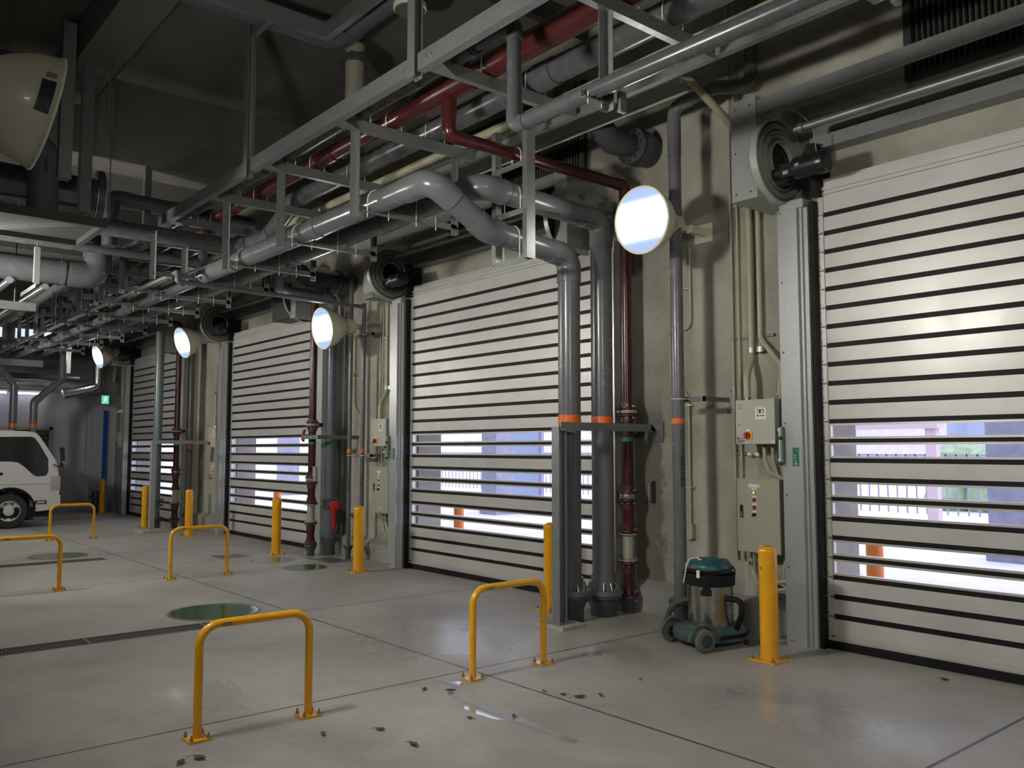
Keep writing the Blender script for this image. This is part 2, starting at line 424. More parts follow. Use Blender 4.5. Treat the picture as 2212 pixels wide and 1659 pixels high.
tag(MB().box(-25.5, 7, -8.3, WY + .38, CZ, CZ + .25).build('ceiling', M['ceil'], smooth=False), 'dark concrete ceiling slab above the pipe racks', 'ceiling', kind='structure')
tag(MB().box(-25.0, -24.7, -8, WY, 0, 3.12).build('wall_west', M['backw'], smooth=False), 'pale painted end wall behind the truck', 'wall', kind='structure')
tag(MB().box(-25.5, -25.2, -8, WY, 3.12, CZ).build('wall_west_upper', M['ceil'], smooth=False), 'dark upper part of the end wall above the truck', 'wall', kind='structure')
tag(MB().box(-25.5, 7, -8.3, -8, 0, CZ).build('wall_south', M['ceil'], smooth=False), 'concrete wall opposite the doors', 'wall', kind='structure')
tag(MB().box(7, 7.3, -8.3, WY + .38, 0, CZ).build('wall_east', M['ceil'], smooth=False), 'concrete wall behind the viewer on the right', 'wall', kind='structure')
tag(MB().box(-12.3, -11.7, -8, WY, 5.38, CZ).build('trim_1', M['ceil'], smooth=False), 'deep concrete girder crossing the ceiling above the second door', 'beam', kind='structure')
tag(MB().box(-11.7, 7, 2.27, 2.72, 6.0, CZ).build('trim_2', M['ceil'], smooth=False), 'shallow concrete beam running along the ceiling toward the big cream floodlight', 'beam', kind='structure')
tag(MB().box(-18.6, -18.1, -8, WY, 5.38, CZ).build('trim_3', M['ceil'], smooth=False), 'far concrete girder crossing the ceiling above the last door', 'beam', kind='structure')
tag(MB().box(-25.0, -24.6, -8, WY, 3.12, 3.42).build('trim_4', M['backw'], smooth=False), 'pale ledge on top of the painted end wall', 'beam', kind='structure')

# ================================================================== spiral doors
def make_door(n, L, R, label, near=True):
    d = thing('door_%d' % n, label, 'spiral door', ((L + R) / 2, 6.6, 0), kind='structure')
    pitch = .1586; top = 3.594; seals = [top - pitch * i for i in range(23)]
    win = {11, 12, 14, 15, 17, 18}
    x0, x1 = L + .055, R - .055
    b = MB(); hf = MB(); pn = []
    b.box(x0, x1, 6.605, 6.635, seals[0] + .016, 3.78)
    for i in range(22):
        zt, zb = seals[i] - .016, seals[i + 1] + .016
        if i in win:
            hf.box(x0, x1, 6.603, 6.637, zt - .017, zt); hf.box(x0, x1, 6.603, 6.637, zb, zb + .017)
            hf.box(x0, x0 + .012, 6.604, 6.636, zb, zt); hf.box(x1 - .012, x1, 6.604, 6.636, zb, zt)
            pn.append((zb + .017, zt - .017))
        else:
            b.box(x0, x1, 6.605, 6.635, zb, zt)
            for q in (.035, .075): b.box(x0, x1, 6.6035, 6.606, zb + q, zb + q + .0015)
    b.build('curtain_slats', M['slat'], d, smooth=False); hf.build('window_slat_frames', M['slatf'], d, smooth=False)
    for zb, zt in pn: MB().box(x0 + .012, x1 - .012, 6.618, 6.622, zb, zt).build('window_pane', M['pane'], d, smooth=False)
    b = MB()
    for z in seals[:-1]:
        b.box(x0, x1, 6.6035, 6.6365, z - .0205, z + .0205)
    b.build('rubber_seals', M['black'], d, smooth=False)
    for side, xa, xb in (('l', L + .002, L + .053), ('r', R - .053, R - .002)):
        b = MB()
        for i in range(22):
            b.box(xa, xb, 6.596, 6.64, seals[i + 1] + .004, seals[i] - .004)
            if near:
                for q in (.03, .12): b.cyl(((xa + xb) / 2 - .01, 6.588, seals[i + 1] + q), ((xa + xb) / 2 - .01, 6.6, seals[i + 1] + q), .005, n=6, mi=1)
            b.box((xa + .03 if side == 'l' else xa - .012), (xb + .012 if side == 'l' else xb - .03), 6.585, 6.6, seals[i + 1] - .008, seals[i + 1] + .008, 2)
        b.box(xa, xb, 6.6, 6.64, seals[0] + .004, 3.78)
        b.build('hinge_strip', [M['slatf'], M['chrome'], M['grate']], d, smooth=False)
    b = MB().box(L + .002, R - .002, 6.598, 6.642, .068, seals[22] + .017)
    b.box(L + .002, R - .002, 6.59, 6.6, .078, .09)
    b.build('bottom_rail', M['slatf'], d, smooth=False)
    MB().box(L - .03, R + .03, 6.59, 6.65, .0, .068).build('bottom_seal', M['black'], d, smooth=False)
    # guides
    for s, E in ((1, L), (-1, R)):
        b = MB()
        prof = [(E - s * .285, 6.44), (E - s * .10, 6.44), (E - s * .10, 6.475), (E - s * .075, 6.475), (E - s * .075, 6.50), (E - s * .035, 6.50), (E - s * .035, WY - .002), (E - s * .285, WY - .002)]
        b.prism([(x, y, 0) for x, y in prof], (0, 0, 3.665))
        if near:
            for k in range(7):
                z = .04 + k * .6; b.cyl((E - s * .25, 6.43, z), (E - s * .25, 6.442, z), .008, n=6, mi=1)
                if k in (0,): b.cyl((E - s * .22, 6.43, z), (E - s * .22, 6.442, z), .008, n=6, mi=1)
        b.build('guide_post', [M['galvp'], M['chrome']], d, smooth=False)
        MB().box(min(E - s * .034, E), max(E - s * .034, E), 6.53, 6.66, .0, 3.72).build('dark_gap', M['black'], d, smooth=False)  # black strip standing in for the dark gap between guide and curtain
        # housing plate box
        xa, xb = (E - .53, E - .275) if s > 0 else (E - .28, E - .09); hy0 = 6.14
        b = MB(); b.box(xa, xb, hy0, WY - .002, 3.74, 4.62)
        for z in (3.8, 4.16, 4.55):
            b.cyl((xa + .05 if s > 0 else xb - .05, hy0 - .008, z), (xa + .05 if s > 0 else xb - .05, hy0, z), .009, n=6, mi=1)
            b.cyl((xb - .06 if s > 0 else xa + .06, hy0 - .008, z), (xb - .06 if s > 0 else xa + .06, hy0, z), .009, n=6, mi=1)
        b.box(E - .275, E - .05, 6.46, WY - .002, 3.665, 3.74) if s > 0 else b.box(E - .09, E + .28, 6.46, WY - .002, 3.665, 3.78)
        b.build('spiral_housing', [M['galvp'], M['chrome']], d, smooth=False)
        # spiral track disc facing inward
        c = V((E - .275 if s > 0 else E - .281, 6.41, 4.09)); ax = V((s, 0, 0))
        prof = [(.375, 0), (.375, .062), (.370, .066), (.350, .066), (.347, .044)]
        for r0, h0 in ((.318, .066), (.296, .064), (.276, .060), (.238, .070), (.218, .066), (.192, .062)):
            prof += [(r0, .044), (r0 - .001, h0), (r0 - .009, h0), (r0 - .011, .044)]
        prof += [(.168, .046), (.166, .085), (.154, .085), (.150, .0)]
        MB().lathe([(.372, .0), (.372, .040), (.148, .040)], c, ax, 48, caps=False).build('track_plate', M['ringd'], d)
        b = MB().lathe([(.375, 0), (.375, .062), (.370, .066), (.352, .066), (.349, .041)], c, ax, 48, caps=False)
        for r0, h0 in ((.318, .064), (.296, .060), (.252, .068), (.222, .064), (.170, .08)):
            b.lathe([(r0, .040), (r0 - .001, h0), (r0 - .010, h0), (r0 - .012, .040)], c, ax, 48, caps=False)
        b.build('spiral_track', M['ringm'], d)
        MB().lathe([(.01, 0), (.150, 0), (.150, .012), (.01, .012)], c + ax * .002, ax, 24).build('hub_recess', M['dark'], d)
        if s > 0:
            g = c + V((.17, -.11, -.15))
            b = MB().obox(g + V((.03, 0, 0)), .06, .05, .06); b.cyl(g + V((-.1, 0, 0)), g + V((.0, 0, 0)), .05)
            for k in range(5): b.obox(g + V((.0, 0, -.07 - k * .008)), .07 - .008 * k, .045, .0025)
            b.obox(g + V((.115, -.012, .0)), .02, .05, .05)
            gb = b.build('gearbox', [M['blackp']], d)
            MB().obox(g + V((.03, -.052, -.02)), .025, .002, .015).build('type_plate', M['stickerw'], gb, smooth=False)
            m0 = g + V((.10, -.015, .0))
            pr = [(.07, 0), (.09, .01), (.092, .09), (.092, .21), (.096, .215), (.096, .265), (.09, .285), (.07, .292), (.01, .292)]
            mo = MB().lathe(pr, m0, ax, 28).build('drive_motor', M['blackp'], d)
            MB().obox(m0 + V((.07, -.0935, .0)), .018, .002, .012).build('type_plate', M['stickerw'], mo, smooth=False)
            if near:
                b = MB(); p0 = c + V((.1, -.12, .42))
                b.obox(p0, .06, .03, .02, Matrix.Rotation(-.4, 3, 'Y')); b.tube(fillet([p0, p0 + V((-.12, 0, -.02)), p0 + V((-.1, -.02, -.1)), p0 + V((.05, 0, -.09))], .04), .006, 8)
                b.tube(fillet([p0, p0 + V((.15, .05, -.05)), p0 + V((.28, .1, -.2)), p0 + V((.3, .12, -.5))], .08), .005, 8)
                b.obox(p0 + V((.09, 0, .03)), .05, .008, .008, Matrix.Rotation(-.6, 3, 'Y'))
                b.build('control_cable', M['stickerw'], d)
    # header parts
    xa, xb = L - .275, R - .28
    MB().box(xa, xb, 6.16, 6.20, 4.46, 4.585).build('front_beam', M['galv'], d, smooth=False)
    b = MB(); b.box(L - .05, R + .05, 6.60, WY - .002, 4.17, 4.285); b.box(L - .05, R + .05, 6.585, 6.60, 4.17, 4.185)
    b.build('lintel_angle', M['galv'], d, smooth=False)
    b = MB(); b.cyl((L + .06, 6.35, 4.30), (R - .06, 6.35, 4.30), .034, n=20); b.cyl((L - .04, 6.35, 4.30), (L + .07, 6.35, 4.30), .026, n=16); b.cyl((L + .0, 6.35, 4.30), (L + .045, 6.35, 4.30), .042, n=16)
    b.build('balance_shaft', M['galv'], d)
    b = MB(); b.box(L + .06, R - .06, 6.60, 6.75, 3.78, 3.90); b.box(L + .03, R - .03, 6.585, 6.6, 3.80, 3.83); b.box(L + .03, R - .03, 6.585, 6.6, 3.765, 3.785)
    b.build('head_cover', M['slat'], d, smooth=False)
    MB().box(L + .0, L + .05, 6.5, 6.74, 3.75, 4.2).build('side_bracket', M['black'], d, smooth=False)
    return d
lab = ['nearest slatted spiral door, at the right edge, beside the teal vacuum cleaner',
       'second slatted spiral door, behind the two fat grey pipes with orange bands',
       'third slatted spiral door, left of the dark red riser with the red lever valve',
       'farthest slatted spiral door, behind the grey green riser pipe by the truck']
for i, (L, R) in enumerate(DOORS): make_door(i + 1, L, R, lab[i], i < 2)

# louvred vents above doors
for i, (L, R) in enumerate(DOORS[:2]):
    v = thing('wall_vent', ['long louvred wall vent high above the nearest door', 'long louvred wall vent high above the second door'][i], 'vent', (L + 1.9, WY, 4.7))
    x0, x1 = L + .8, R - .45
    b = MB(); b.box(x0 - .06, x0, WY - .06, WY - .002, 4.6, 5.75); b.box(x1, x1 + .06, WY - .06, WY - .002, 4.6, 5.75)
    b.box(x0 - .06, x1 + .06, WY - .06, WY - .002, 4.55, 4.6); b.box(x0 - .06, x1 + .06, WY - .06, WY - .002, 5.75, 5.8)
    b.build('vent_frame', M['ductg'], v, smooth=False)
    MB().box(x0, x1, WY - .012, WY - .004, 4.6, 5.75).build('vent_back', M['dark'], v, smooth=False)
    b = MB(); x = x0 + .03
    while x < x1: b.box(x, x + .018, WY - .045, WY - .012, 4.6, 5.75); x += .045
    b.build('louvre_fins', M['ductg'], v, smooth=False)
tag(MB().box(-3.32, -3.08, WY - .03, WY - .002, 4.45, CZ).build('trim_5', M['wall'], smooth=False), 'narrow concrete strip left of the vent above the nearest door', 'trim', kind='structure')

# ================================================================== barriers and bollards
def make_barrier(x, y0, y1, label):
    t = thing('hoop_barrier', label, 'barrier', (x, (y0 + y1) / 2, 0), 'yellow hoop barriers on the floor')
    MB().tube(fillet([(x, y0, .012), (x, y0, .626), (x, y1, .626), (x, y1, .012)], .115, 8), .0243, 20).build('hoop', M['yel'], t)
    for y in (y0, y1):
        pl = MB().box(x - .065, x + .065, y - .065, y + .065, .001, .012).build('base_plate', M['yel'], t, smooth=False)
        for sx in (-1, 1):
            for sy in (-1, 1):
                MB().lathe([(.011, 0), (.011, .012), (.006, .018), (.006, .03), (.002, .033)], (x + sx * .048, y + sy * .048, .012), (0, 0, 1), 8).build('anchor_bolt', M['galvd'], pl)
    st = MB(); r = .0247
    a0 = math.radians(-12)
    ys = y0 + .15
    def sticker(w, h, e, mt, nm, par):
        q = MB(); n = 6; vs = []
        for k in range(n + 1):
            yy = ys - w + 2 * w * k / n; hh = h * (1 - .6 * abs(2 * k / n - 1) ** 4)
            for a in (a0 - hh / r, a0 + hh / r): vs.append((x + (r + e) * math.cos(a), yy, .626 + (r + e) * math.sin(a)))
        q.add(vs, [[2 * k, 2 * k + 2, 2 * k + 3, 2 * k + 1] for k in range(n)])
        return q.build(nm, mt, par)
    s1 = sticker(.028, .010, .0006, M['ink'], 'maker_sticker', t); sticker(.024, .0055, .0012, M['stickerw'], 'sticker_face', s1)
    return t
B = [(-4.925, 1.83, 2.507, 'nearest yellow hoop barrier, standing alone in the left foreground'),
     (-4.95, 3.79, 4.465, 'yellow hoop barrier just in front of the fat grey pipe with orange band'),
     (-11.04, 1.76, 2.46, 'yellow hoop barrier cut off by the left edge of the view'),
     (-11.07, 3.72, 4.443, 'yellow hoop barrier in front of the third door'),
     (-17.02, 3.61, 4.325, 'farthest yellow hoop barrier, by the front of the white truck')]
for q in B: make_barrier(*q)

def make_bollard(x, y, label, n=1):
    t = thing('bollard', label, 'bollard', (x, y, 0), 'yellow steel bollards guarding the door piers')
    h = .865; r = .070
    pr = [(r, 0), (r, h - .075)]
    pr2 = [(r + .003, 0), (r + .003, .035)] + [((r + .003) * math.cos(a), .035 + .04 * math.sin(a)) for a in [PI / 2 * k / 6 for k in range(1, 6)]] + [(.04, .0748), (.004, .076)]
    MB().lathe(pr, (x, y, .012), (0, 0, 1), 32).build('post', M['yel'], t)
    MB().lathe(pr2, (x, y, h - .065), (0, 0, 1), 32).build('cap', M['yel'], t)
    pl = MB().box(x - .115, x + .115, y - .115, y + .115, .001, .012).build('base_plate', M['yel'], t, smooth=False)
    for sx in (-1, 1):
        for sy in (-1, 1): MB().lathe([(.013, 0), (.013, .012), (.006, .018), (.006, .032), (.002, .035)], (x + sx * .092, y + sy * .092, .012), (0, 0, 1), 8).build('anchor_bolt', M['galvd'], pl)
    q = MB(); vs = []; zc = h - .16; a0 = math.radians(-105); N = 8
    for k in range(N + 1):
        a = a0 + (k / N - .5) * .42; hh = .009 * (1 - .5 * abs(2 * k / N - 1) ** 4)
        for s_ in (-1, 1): vs.append((x + (r + .001) * math.cos(a), y + (r + .001) * math.sin(a), zc + s_ * hh))
    q.add(vs, [[2 * k, 2 * k + 2, 2 * k + 3, 2 * k + 1] for k in range(N)]); st = q.build('maker_sticker', M['ink'], t)
    q = MB(); vs = []
    for k in range(N + 1):
        a = a0 + (k / N - .5) * .33
        for s_ in (-1, 1): vs.append((x + (r + .0018) * math.cos(a), y + (r + .0018) * math.sin(a), zc + s_ * .0045))
    q.add(vs, [[2 * k, 2 * k + 2, 2 * k + 3, 2 * k + 1] for k in range(N)]); q.build('sticker_face', M['stickerw'], st)
    return t
for q in [(-3.905, 5.87, 'nearest yellow bollard, right of the teal vacuum cleaner'),
          (-6.53, 5.99, 'yellow bollard rising behind the second hoop barrier, left of the fat grey pipe'),
          (-10.15, 5.86, 'yellow bollard left of the second door, before the two thin blue grey pipes'),
          (-12.63, 5.84, 'yellow bollard in front of the third door, left of the dark red riser'),
          (-16.32, 5.80, 'yellow bollard at the left side of the third door'),
          (-18.65, 5.72, 'yellow bollard beside the white steel frame at the farthest door'),
          (-23.5, 6.15, 'farthest yellow bollard, by the blue door in the corner')]: make_bollard(*q)

# ================================================================== floor covers, drain, puddle, leaves
def lid(name, x, y, r, m, label, rim=False):
    t = thing(name, label, 'manhole', (x, y, 0), 'round manhole lids set flush in the floor')
    MB().lathe([(r - .022, .0005), (r, .0005), (r, .004), (r - .022, .004)], (x, y, 0), (0, 0, 1), 48, caps=False).build('lid_frame', M['grate'], t)
    b = MB().lathe([(.001, .0035), (r - .024, .0035)], (x, y, 0), (0, 0, 1), 48, caps=False)
    k = int(r / .045) if rim else -1
    for i in range(-k, k + 1):
        for j in range(-k, k + 1):
            if (i * i + j * j) ** .5 * .045 < r - .05: b.box(x + i * .045 - .012, x + i * .045 + .012, y + j * .045 - .012, y + j * .045 + .012, .0036, .0055)
    b.build('lid_plate', m, t, smooth=False)
lid('manhole_lid', -8.62, 3.34, .45, M['lid'], 'wet dark green manhole lid beside the long floor drain', True)
lid('manhole_lid', -12.05, 5.53, .32, M['lid2'], 'pale green manhole lid in front of the third door')
lid('manhole_lid', -11.02, 5.52, .31, M['lid'], 'dark green manhole lid between the third door and the thin blue grey pipes')
lid('manhole_lid', -14.62, 3.23, .42, M['lid2'], 'pale green manhole lid behind the barrier at the left edge')
lid('manhole_lid', -22.3, 5.1, .5, M['lidy'], 'yellow green lid on the floor in front of the white truck')
lid('manhole_lid', -2.55, 3.33, .36, M['lid2'], 'manhole lid just touching the bottom edge of the view')
tag(MB().box(-13.1, -12.65, 5.0, 5.45, .0005, .003).build('access_plate', M['grate']), 'square grey access plate in the floor before the third door', 'floor plate', 'access plates')
tag(MB().box(-11.75, -11.2, 6.0, 6.35, .0005, .003).build('access_plate', M['grate']), 'square metal access plate by the foot of the grey riser', 'floor plate', 'access plates')
g = thing('floor_drain', 'long narrow grated floor drain crossing the left foreground', 'drain', (-8.0, 1, 0))
MB().box(-8.13, -7.87, -3, 3.72, .0005, .0015).build('channel', M['dark'], g, smooth=False)
b = MB(); y = -3
b.box(-8.13, -8.118, -3, 3.72, .001, .006); b.box(-7.882, -7.87, -3, 3.72, .001, .006); b.box(-8.004, -7.996, -3, 3.72, .001, .005)
while y < 3.72: b.box(-8.118, -7.882, y, y + .006, .0015, .0055); y += .025
for y in (-2, -1, 0, 1, 2, 3): b.box(-8.118, -7.882, y, y + .02, .0015, .006)
b.build('grating', M['grate'], g, smooth=False)
g = thing('floor_drain', 'far grated floor drain behind the barrier at the left edge', 'drain', (-13.8, 1, 0))
MB().box(-13.93, -13.67, -3, 3.68, .0005, .0015).build('channel', M['dark'], g, smooth=False)
b = MB(); y = -3
b.box(-13.93, -13.918, -3, 3.68, .001, .006); b.box(-13.682, -13.67, -3, 3.68, .001, .006)
while y < 3.68: b.box(-13.918, -13.682, y, y + .006, .0015, .0055); y += .03
b.build('grating', M['grate'], g, smooth=False)

P = [(-5.061, 3.529), (-4.99, 3.62), (-4.936, 3.678), (-4.87, 3.61), (-4.807, 3.545), (-4.72, 3.55), (-4.63, 3.487), (-4.55, 3.46), (-4.482, 3.41), (-4.45, 3.46), (-4.416, 3.489), (-4.33, 3.475), (-4.248, 3.449), (-4.13, 3.44), (-4.006, 3.468), (-3.91, 3.46), (-3.845, 3.489), (-3.77, 3.45), (-3.73, 3.463), (-3.62, 3.44), (-3.541, 3.455), (-3.53, 3.40), (-3.60, 3.385), (-3.712, 3.41), (-3.881, 3.395), (-4.019, 3.387), (-4.158, 3.331), (-4.324, 3.313), (-4.431, 3.326), (-4.531, 3.401), (-4.659, 3.401), (-4.794, 3.451), (-4.883, 3.454)]
Q = []
for i in range(len(P)):
    a, c = V((*P[i], 0)), V((*P[(i + 1) % len(P)], 0))
    for k in range(4):
        q = a.lerp(c, k / 4); Q.append((q.x + random.uniform(-.008, .008), q.y + random.uniform(-.008, .008), .0012))
tag(MB().poly(Q).build('water_streak', M['water'], loc=(-4.3, 3.45, 0), smooth=False), 'thin wet streak of water running from the foot of the second hoop barrier', 'puddle')
def puddle(cx, cy, rx, ry, label):
    Q = []
    for k in range(60):
        a = 2 * PI * k / 60; rr = 1 + .25 * math.sin(3 * a + cx) + .15 * math.sin(7 * a) + random.uniform(-.05, .05)
        Q.append((cx + rx * rr * math.cos(a), cy + ry * rr * math.sin(a), .0011))
    tag(MB().poly(Q).build('puddle', M['water'], loc=(cx, cy, 0), smooth=False), label, 'puddle')
puddle(-4.93, 4.98, .06, .10, 'small shiny puddle between the second barrier and the vacuum cleaner')
lv = [(-4.126, 4.038, .05, 'largest dry leaf lying on the floor right of the water streak'), (-4.066, 4.175, .035, 'dry leaf on the floor just right of the largest leaf'),
      (-4.404, 2.696, .04, 'curled dry leaf on the floor between the two near barriers'), (-4.063, 2.703, .045, 'dry leaf low in the middle of the floor'),
      (-4.54, 2.408, .035, 'dry leaf just right of the nearest barrier foot'), (-4.613, 1.728, .05, 'brown dry leaf below the nearest barrier foot'),
      (-4.608, 1.631, .04, 'dry leaf left of the brown leaf below the nearest barrier'), (-2.784, 6.304, .045, 'dry leaf near the bottom of the nearest door'),
      (-4.93, 3.366, .035, 'dry leaf left of the start of the water streak'), (-4.788, 3.483, .045, 'dry leaf lying in the upper part of the water streak'),
      (-4.239, 3.225, .03, 'dry leaf just below the middle of the water streak'), (-4.166, 4.675, .025, 'tiny dry leaf in front of the vacuum cleaner'),
      (-4.096, 3.452, .03, 'dry leaf lying in the middle of the water streak'), (-4.379, 3.954, .025, 'tiny dry leaf lying on the long floor joint'), (-4.24, 4.001, .03, 'small dry leaf between the joint and the largest leaf')]
for x, y, r, l in lv:
    a0 = random.random() * 6; n = 8; vs = []; b = MB(); sg = random.choice((-1, 1))
    for k in range(n + 1):
        t = k / n; wd = r * .45 * math.sin(PI * min(1, t * 1.05)) ** .8
        for s_ in (-1, 0, 1):
            px = (t - .5) * 2 * r * .9; py = s_ * wd * (1 + .25 * math.sin(k * 2.1))
            pz = .004 + abs(s_) * wd * .55 + .25 * r * (2 * t - 1) ** 2
            vs.append((x + px * math.cos(a0) - py * math.sin(a0), y + px * math.sin(a0) + py * math.cos(a0), pz))
    b.add(vs, [[3 * k + j, 3 * k + 3 + j, 3 * k + 4 + j, 3 * k + 1 + j] for k in range(n) for j in (0, 1)])
    b.tube([(x + .9 * r * math.cos(a0), y + .9 * r * math.sin(a0), .004 + .25 * r), (x + 1.5 * r * math.cos(a0 + .15), y + 1.5 * r * math.sin(a0 + .15), .004)], .0012, 5)
    tag(b.build('dry_leaf', M['leaf'], loc=(x, y, 0)), l, 'leaf', 'dry leaves scattered on the floor')

# ================================================================== outside the doors
tag(MB().box(-60, 60, WY + .38, 90, -.25, -.02).build('ground', M['outfloor'], smooth=False), 'bright paved yard outside the doors', 'ground', kind='structure')
tag(MB().box(-25.5, 7, WY + .38, 9.4, 4.4, 4.7).build('canopy', M['outcol'], smooth=False), 'concrete canopy over the yard outside the doors', 'canopy', kind='structure')
def col(x, y, wx, wy, label):
    t = thing('column', label, 'column', (x, y, 0), 'concrete columns outside the doors')
    MB().box(x - wx, x + wx, y - wy, y + wy, -.02, 4.4).build('shaft', M['outcol'], t, smooth=False)
    MB().box(x - wx - .04, x + wx + .04, y - wy - .04, y + wy + .04, -.02, .08).build('foot', M['outcol'], t, smooth=False)
col(-5.0, 13.95, .3, .3, 'outdoor concrete column seen through the right side of the nearest door')
col(-17.18, 13.95, .3, .3, 'outdoor concrete column seen through the middle of the second door')
col(-29.3, 13.95, .3, .3, 'outdoor concrete column seen through the third door')
def obol(x, y, label):
    t = thing('outdoor_bollard', label, 'bollard', (x, y, 0), 'orange bollards outside the doors')
    MB().lathe([(.08, -.02), (.08, .72), (.07, .78), (.04, .81), (.003, .82)], (x, y, 0), (0, 0, 1), 24).build('post', M['outor'], t)
    MB().box(x - .13, x + .13, y - .13, y + .13, -.02, 0).build('base_plate', M['outor'], t, smooth=False)
obol(-4.22, 8.15, 'orange bollard outside, seen through the nearest door')
obol(-10.95, 8.1, 'orange bollard outside, seen through the second door')
obol(-17.5, 8.1, 'orange bollard outside, seen through the third door')
obol(-20.5, 7.9, 'orange bollard outside, seen through the farthest door')
t = thing('wall_panel', 'pale blue sheet panel standing outside the second door', 'panel', (-17.7, 15.2, 0))
MB().box(-18.4, -17.0, 15.2, 15.26, .1, 3.2).build('sheet', M['outpanel'], t, smooth=False); MB().box(-17.0, -16.9, 15.18, 15.28, -.02, 3.2).build('edge_post', M['outcol'], t, smooth=False)
t = thing('steel_canopy', 'pink painted steel canopy in the yard beyond the nearest door', 'canopy', (-10, 20, 0))
for x in (-10.9, -8.9): MB().box(x - .12, x + .12, 19.9, 20.1, -.02, 2.1).build('canopy_post', M['outpink'], t, smooth=False)
MB().box(-11.6, -8.7, 19.8, 20.2, 2.1, 2.4).build('canopy_beam', M['outpink'], t, smooth=False)
tag(MB().box(-80, -30, 60, 70, -.02, 6).build('far_building', M['outbld'], smooth=False), 'pale building far across the yard', 'building')
tag(MB().box(-60, -20, 52, 60, -.02, 2.2).build('far_building', M['outbld'], smooth=False), 'low pale building beyond the yard to the right', 'building')
b = MB()
for i in range(60):
    x = -95 + i * 2.2; b.lathe([(.1, 0), (3.5, .5), (3, 3 + 2 * math.sin(i * .7)), (.1, 5 + 3 * math.sin(i * .31))], (x, 80, -.02), (0, 0, 1), 8)
tag(b.build('hills', M['hill']), 'hazy wooded hills on the horizon', 'hills', kind='structure')
b = MB()
for i in range(22):
    x, y, r = -10.4 + (i % 11) * .12, 24 + random.random(), .35 + random.random() * .25
    b.lathe([(.05, -r)] + [(r * math.sin(a) * (1 + random.uniform(-.1, .1)), -r * math.cos(a)) for a in (.5, 1, 1.6, 2.2, 2.8)] + [(.05, r)], (x, y, (i // 11) * .9 + .3), (0, 0, 1), 9)
tag(b.build('shrub', M['hedge']), 'bright green shrub beyond the yard fence', 'shrub')
t = thing('yard_fence', 'thin metal mesh fence across the yard', 'fence', (-15, 22, 0))
b = MB(); x = -40
while x < 5: b.box(x, x + .03, 22, 22.03, 0, 1.5); x += .25
b.box(-40, 5, 22, 22.03, 1.45, 1.5); b.box(-40, 5, 22, 22.03, .2, .24)
b.build('fence_bars', M['outcol'], t, smooth=False)
t = thing('traffic_cone', 'red traffic cone in the yard beyond the second door', 'cone', (-13.6, 17, 0))
MB().lathe([(.16, 0), (.03, .7), (.001, .7)], (-14.9, 17, 0), (0, 0, 1), 20).build('cone_body', M['cone'], t); MB().box(-15.1, -14.7, 16.8, 17.2, -.02, .02).build('cone_base', M['cone'], t, smooth=False)
# ================================================================== pipes
def corner_bits(pts, R):
    """for every bend: the filleted path of the fitting with short straight tails"""
    pts = [V(p) for p in pts]; res = []
    for i in range(1, len(pts) - 1):
        a, b, c = pts[i - 1], pts[i], pts[i + 1]
        d1 = (a - b).normalized(); d2 = (c - b).normalized(); ang = d1.angle(d2)
        if ang > PI - .02: continue
        t = R / math.tan(ang / 2); tail = R * .75
        ta = min(t + tail, (a - b).length * .98); tc = min(t + tail, (c - b).length * .98)
        res.append(fillet([b + d1 * ta, b, b + d2 * tc], R, 8))
    return res
def pipe(name, label, pts, r, m, group=None, mf=None, cat='pipe', cuffs=(), R=None, loc=None, wall=1.09):
    pts = [V(p) for p in pts]; R = R or r * 1.35
    t = thing(name, label, cat, loc or pts[0], group)
    MB().tube(fillet(pts, R, 8), r, 24).build('pipe_run', m, t)
    for path in corner_bits(pts, R): MB().tube(path, r * wall, 24).build('elbow', mf or m, t)
    for p, d, ln in cuffs:
        p = V(p); d = V(d).normalized(); MB().cyl(p - d * ln / 2, p + d * ln / 2, r * wall, n=24).build('socket', mf or m, t)
    return t
def band(t, x, y, z0, z1, r, m, nm='marking_band'): MB().lathe([(r, 0), (r + .0015, 0), (r + .0015, z1 - z0), (r, z1 - z0)], (x, y, z0), (0, 0, 1), 28, caps=False).build(nm, m, t)
def flange(t, c, ax, R, th, m, nb, br=.009, mb=None, rin=0, nm='flange', bl=None):
    c = V(c); ax = V(ax).normalized(); b = MB()
    b.lathe([(rin, -th / 2), (R * .98, -th / 2), (R, -th / 2 + .003), (R, th / 2 - .003), (R * .98, th / 2), (rin, th / 2)], c, ax, 32)
    o = b.build(nm, m, t)
    if nb and c.x > -7:
        u, v, d = basis(ax); ln = bl or th * .5 + .022
        for k in range(nb):
            a = 2 * PI * k / nb; q = c + (u * math.cos(a) + v * math.sin(a)) * R * .84
            b = MB(); b.cyl(q - d * ln, q + d * ln, br * .7, n=8); b.cyl(q + d * (ln - .012), q + d * (ln - .003), br * 1.25, n=6); b.cyl(q - d * (ln), q - d * (ln - .01), br * 1.25, n=6)
            b.build('flange_bolt', mb or M['galv'], o)
    elif nb: MB().lathe([(R * .78, -th / 2 - .012), (R * .90, -th / 2 - .012), (R * .90, th / 2 + .012), (R * .78, th / 2 + .012)], c, ax, nb * 2).build('bolt_ring', mb or M['galv'], o) if nb > 8 else MB().bolts(c, ax, R * .84, nb, br, bl or th * .5 + .022).build('flange_bolts', mb or M['galv'], o)
    return o
YA, ZA, YB, ZB = 4.12, 3.93, 4.66, 3.99
TX = M['ink']

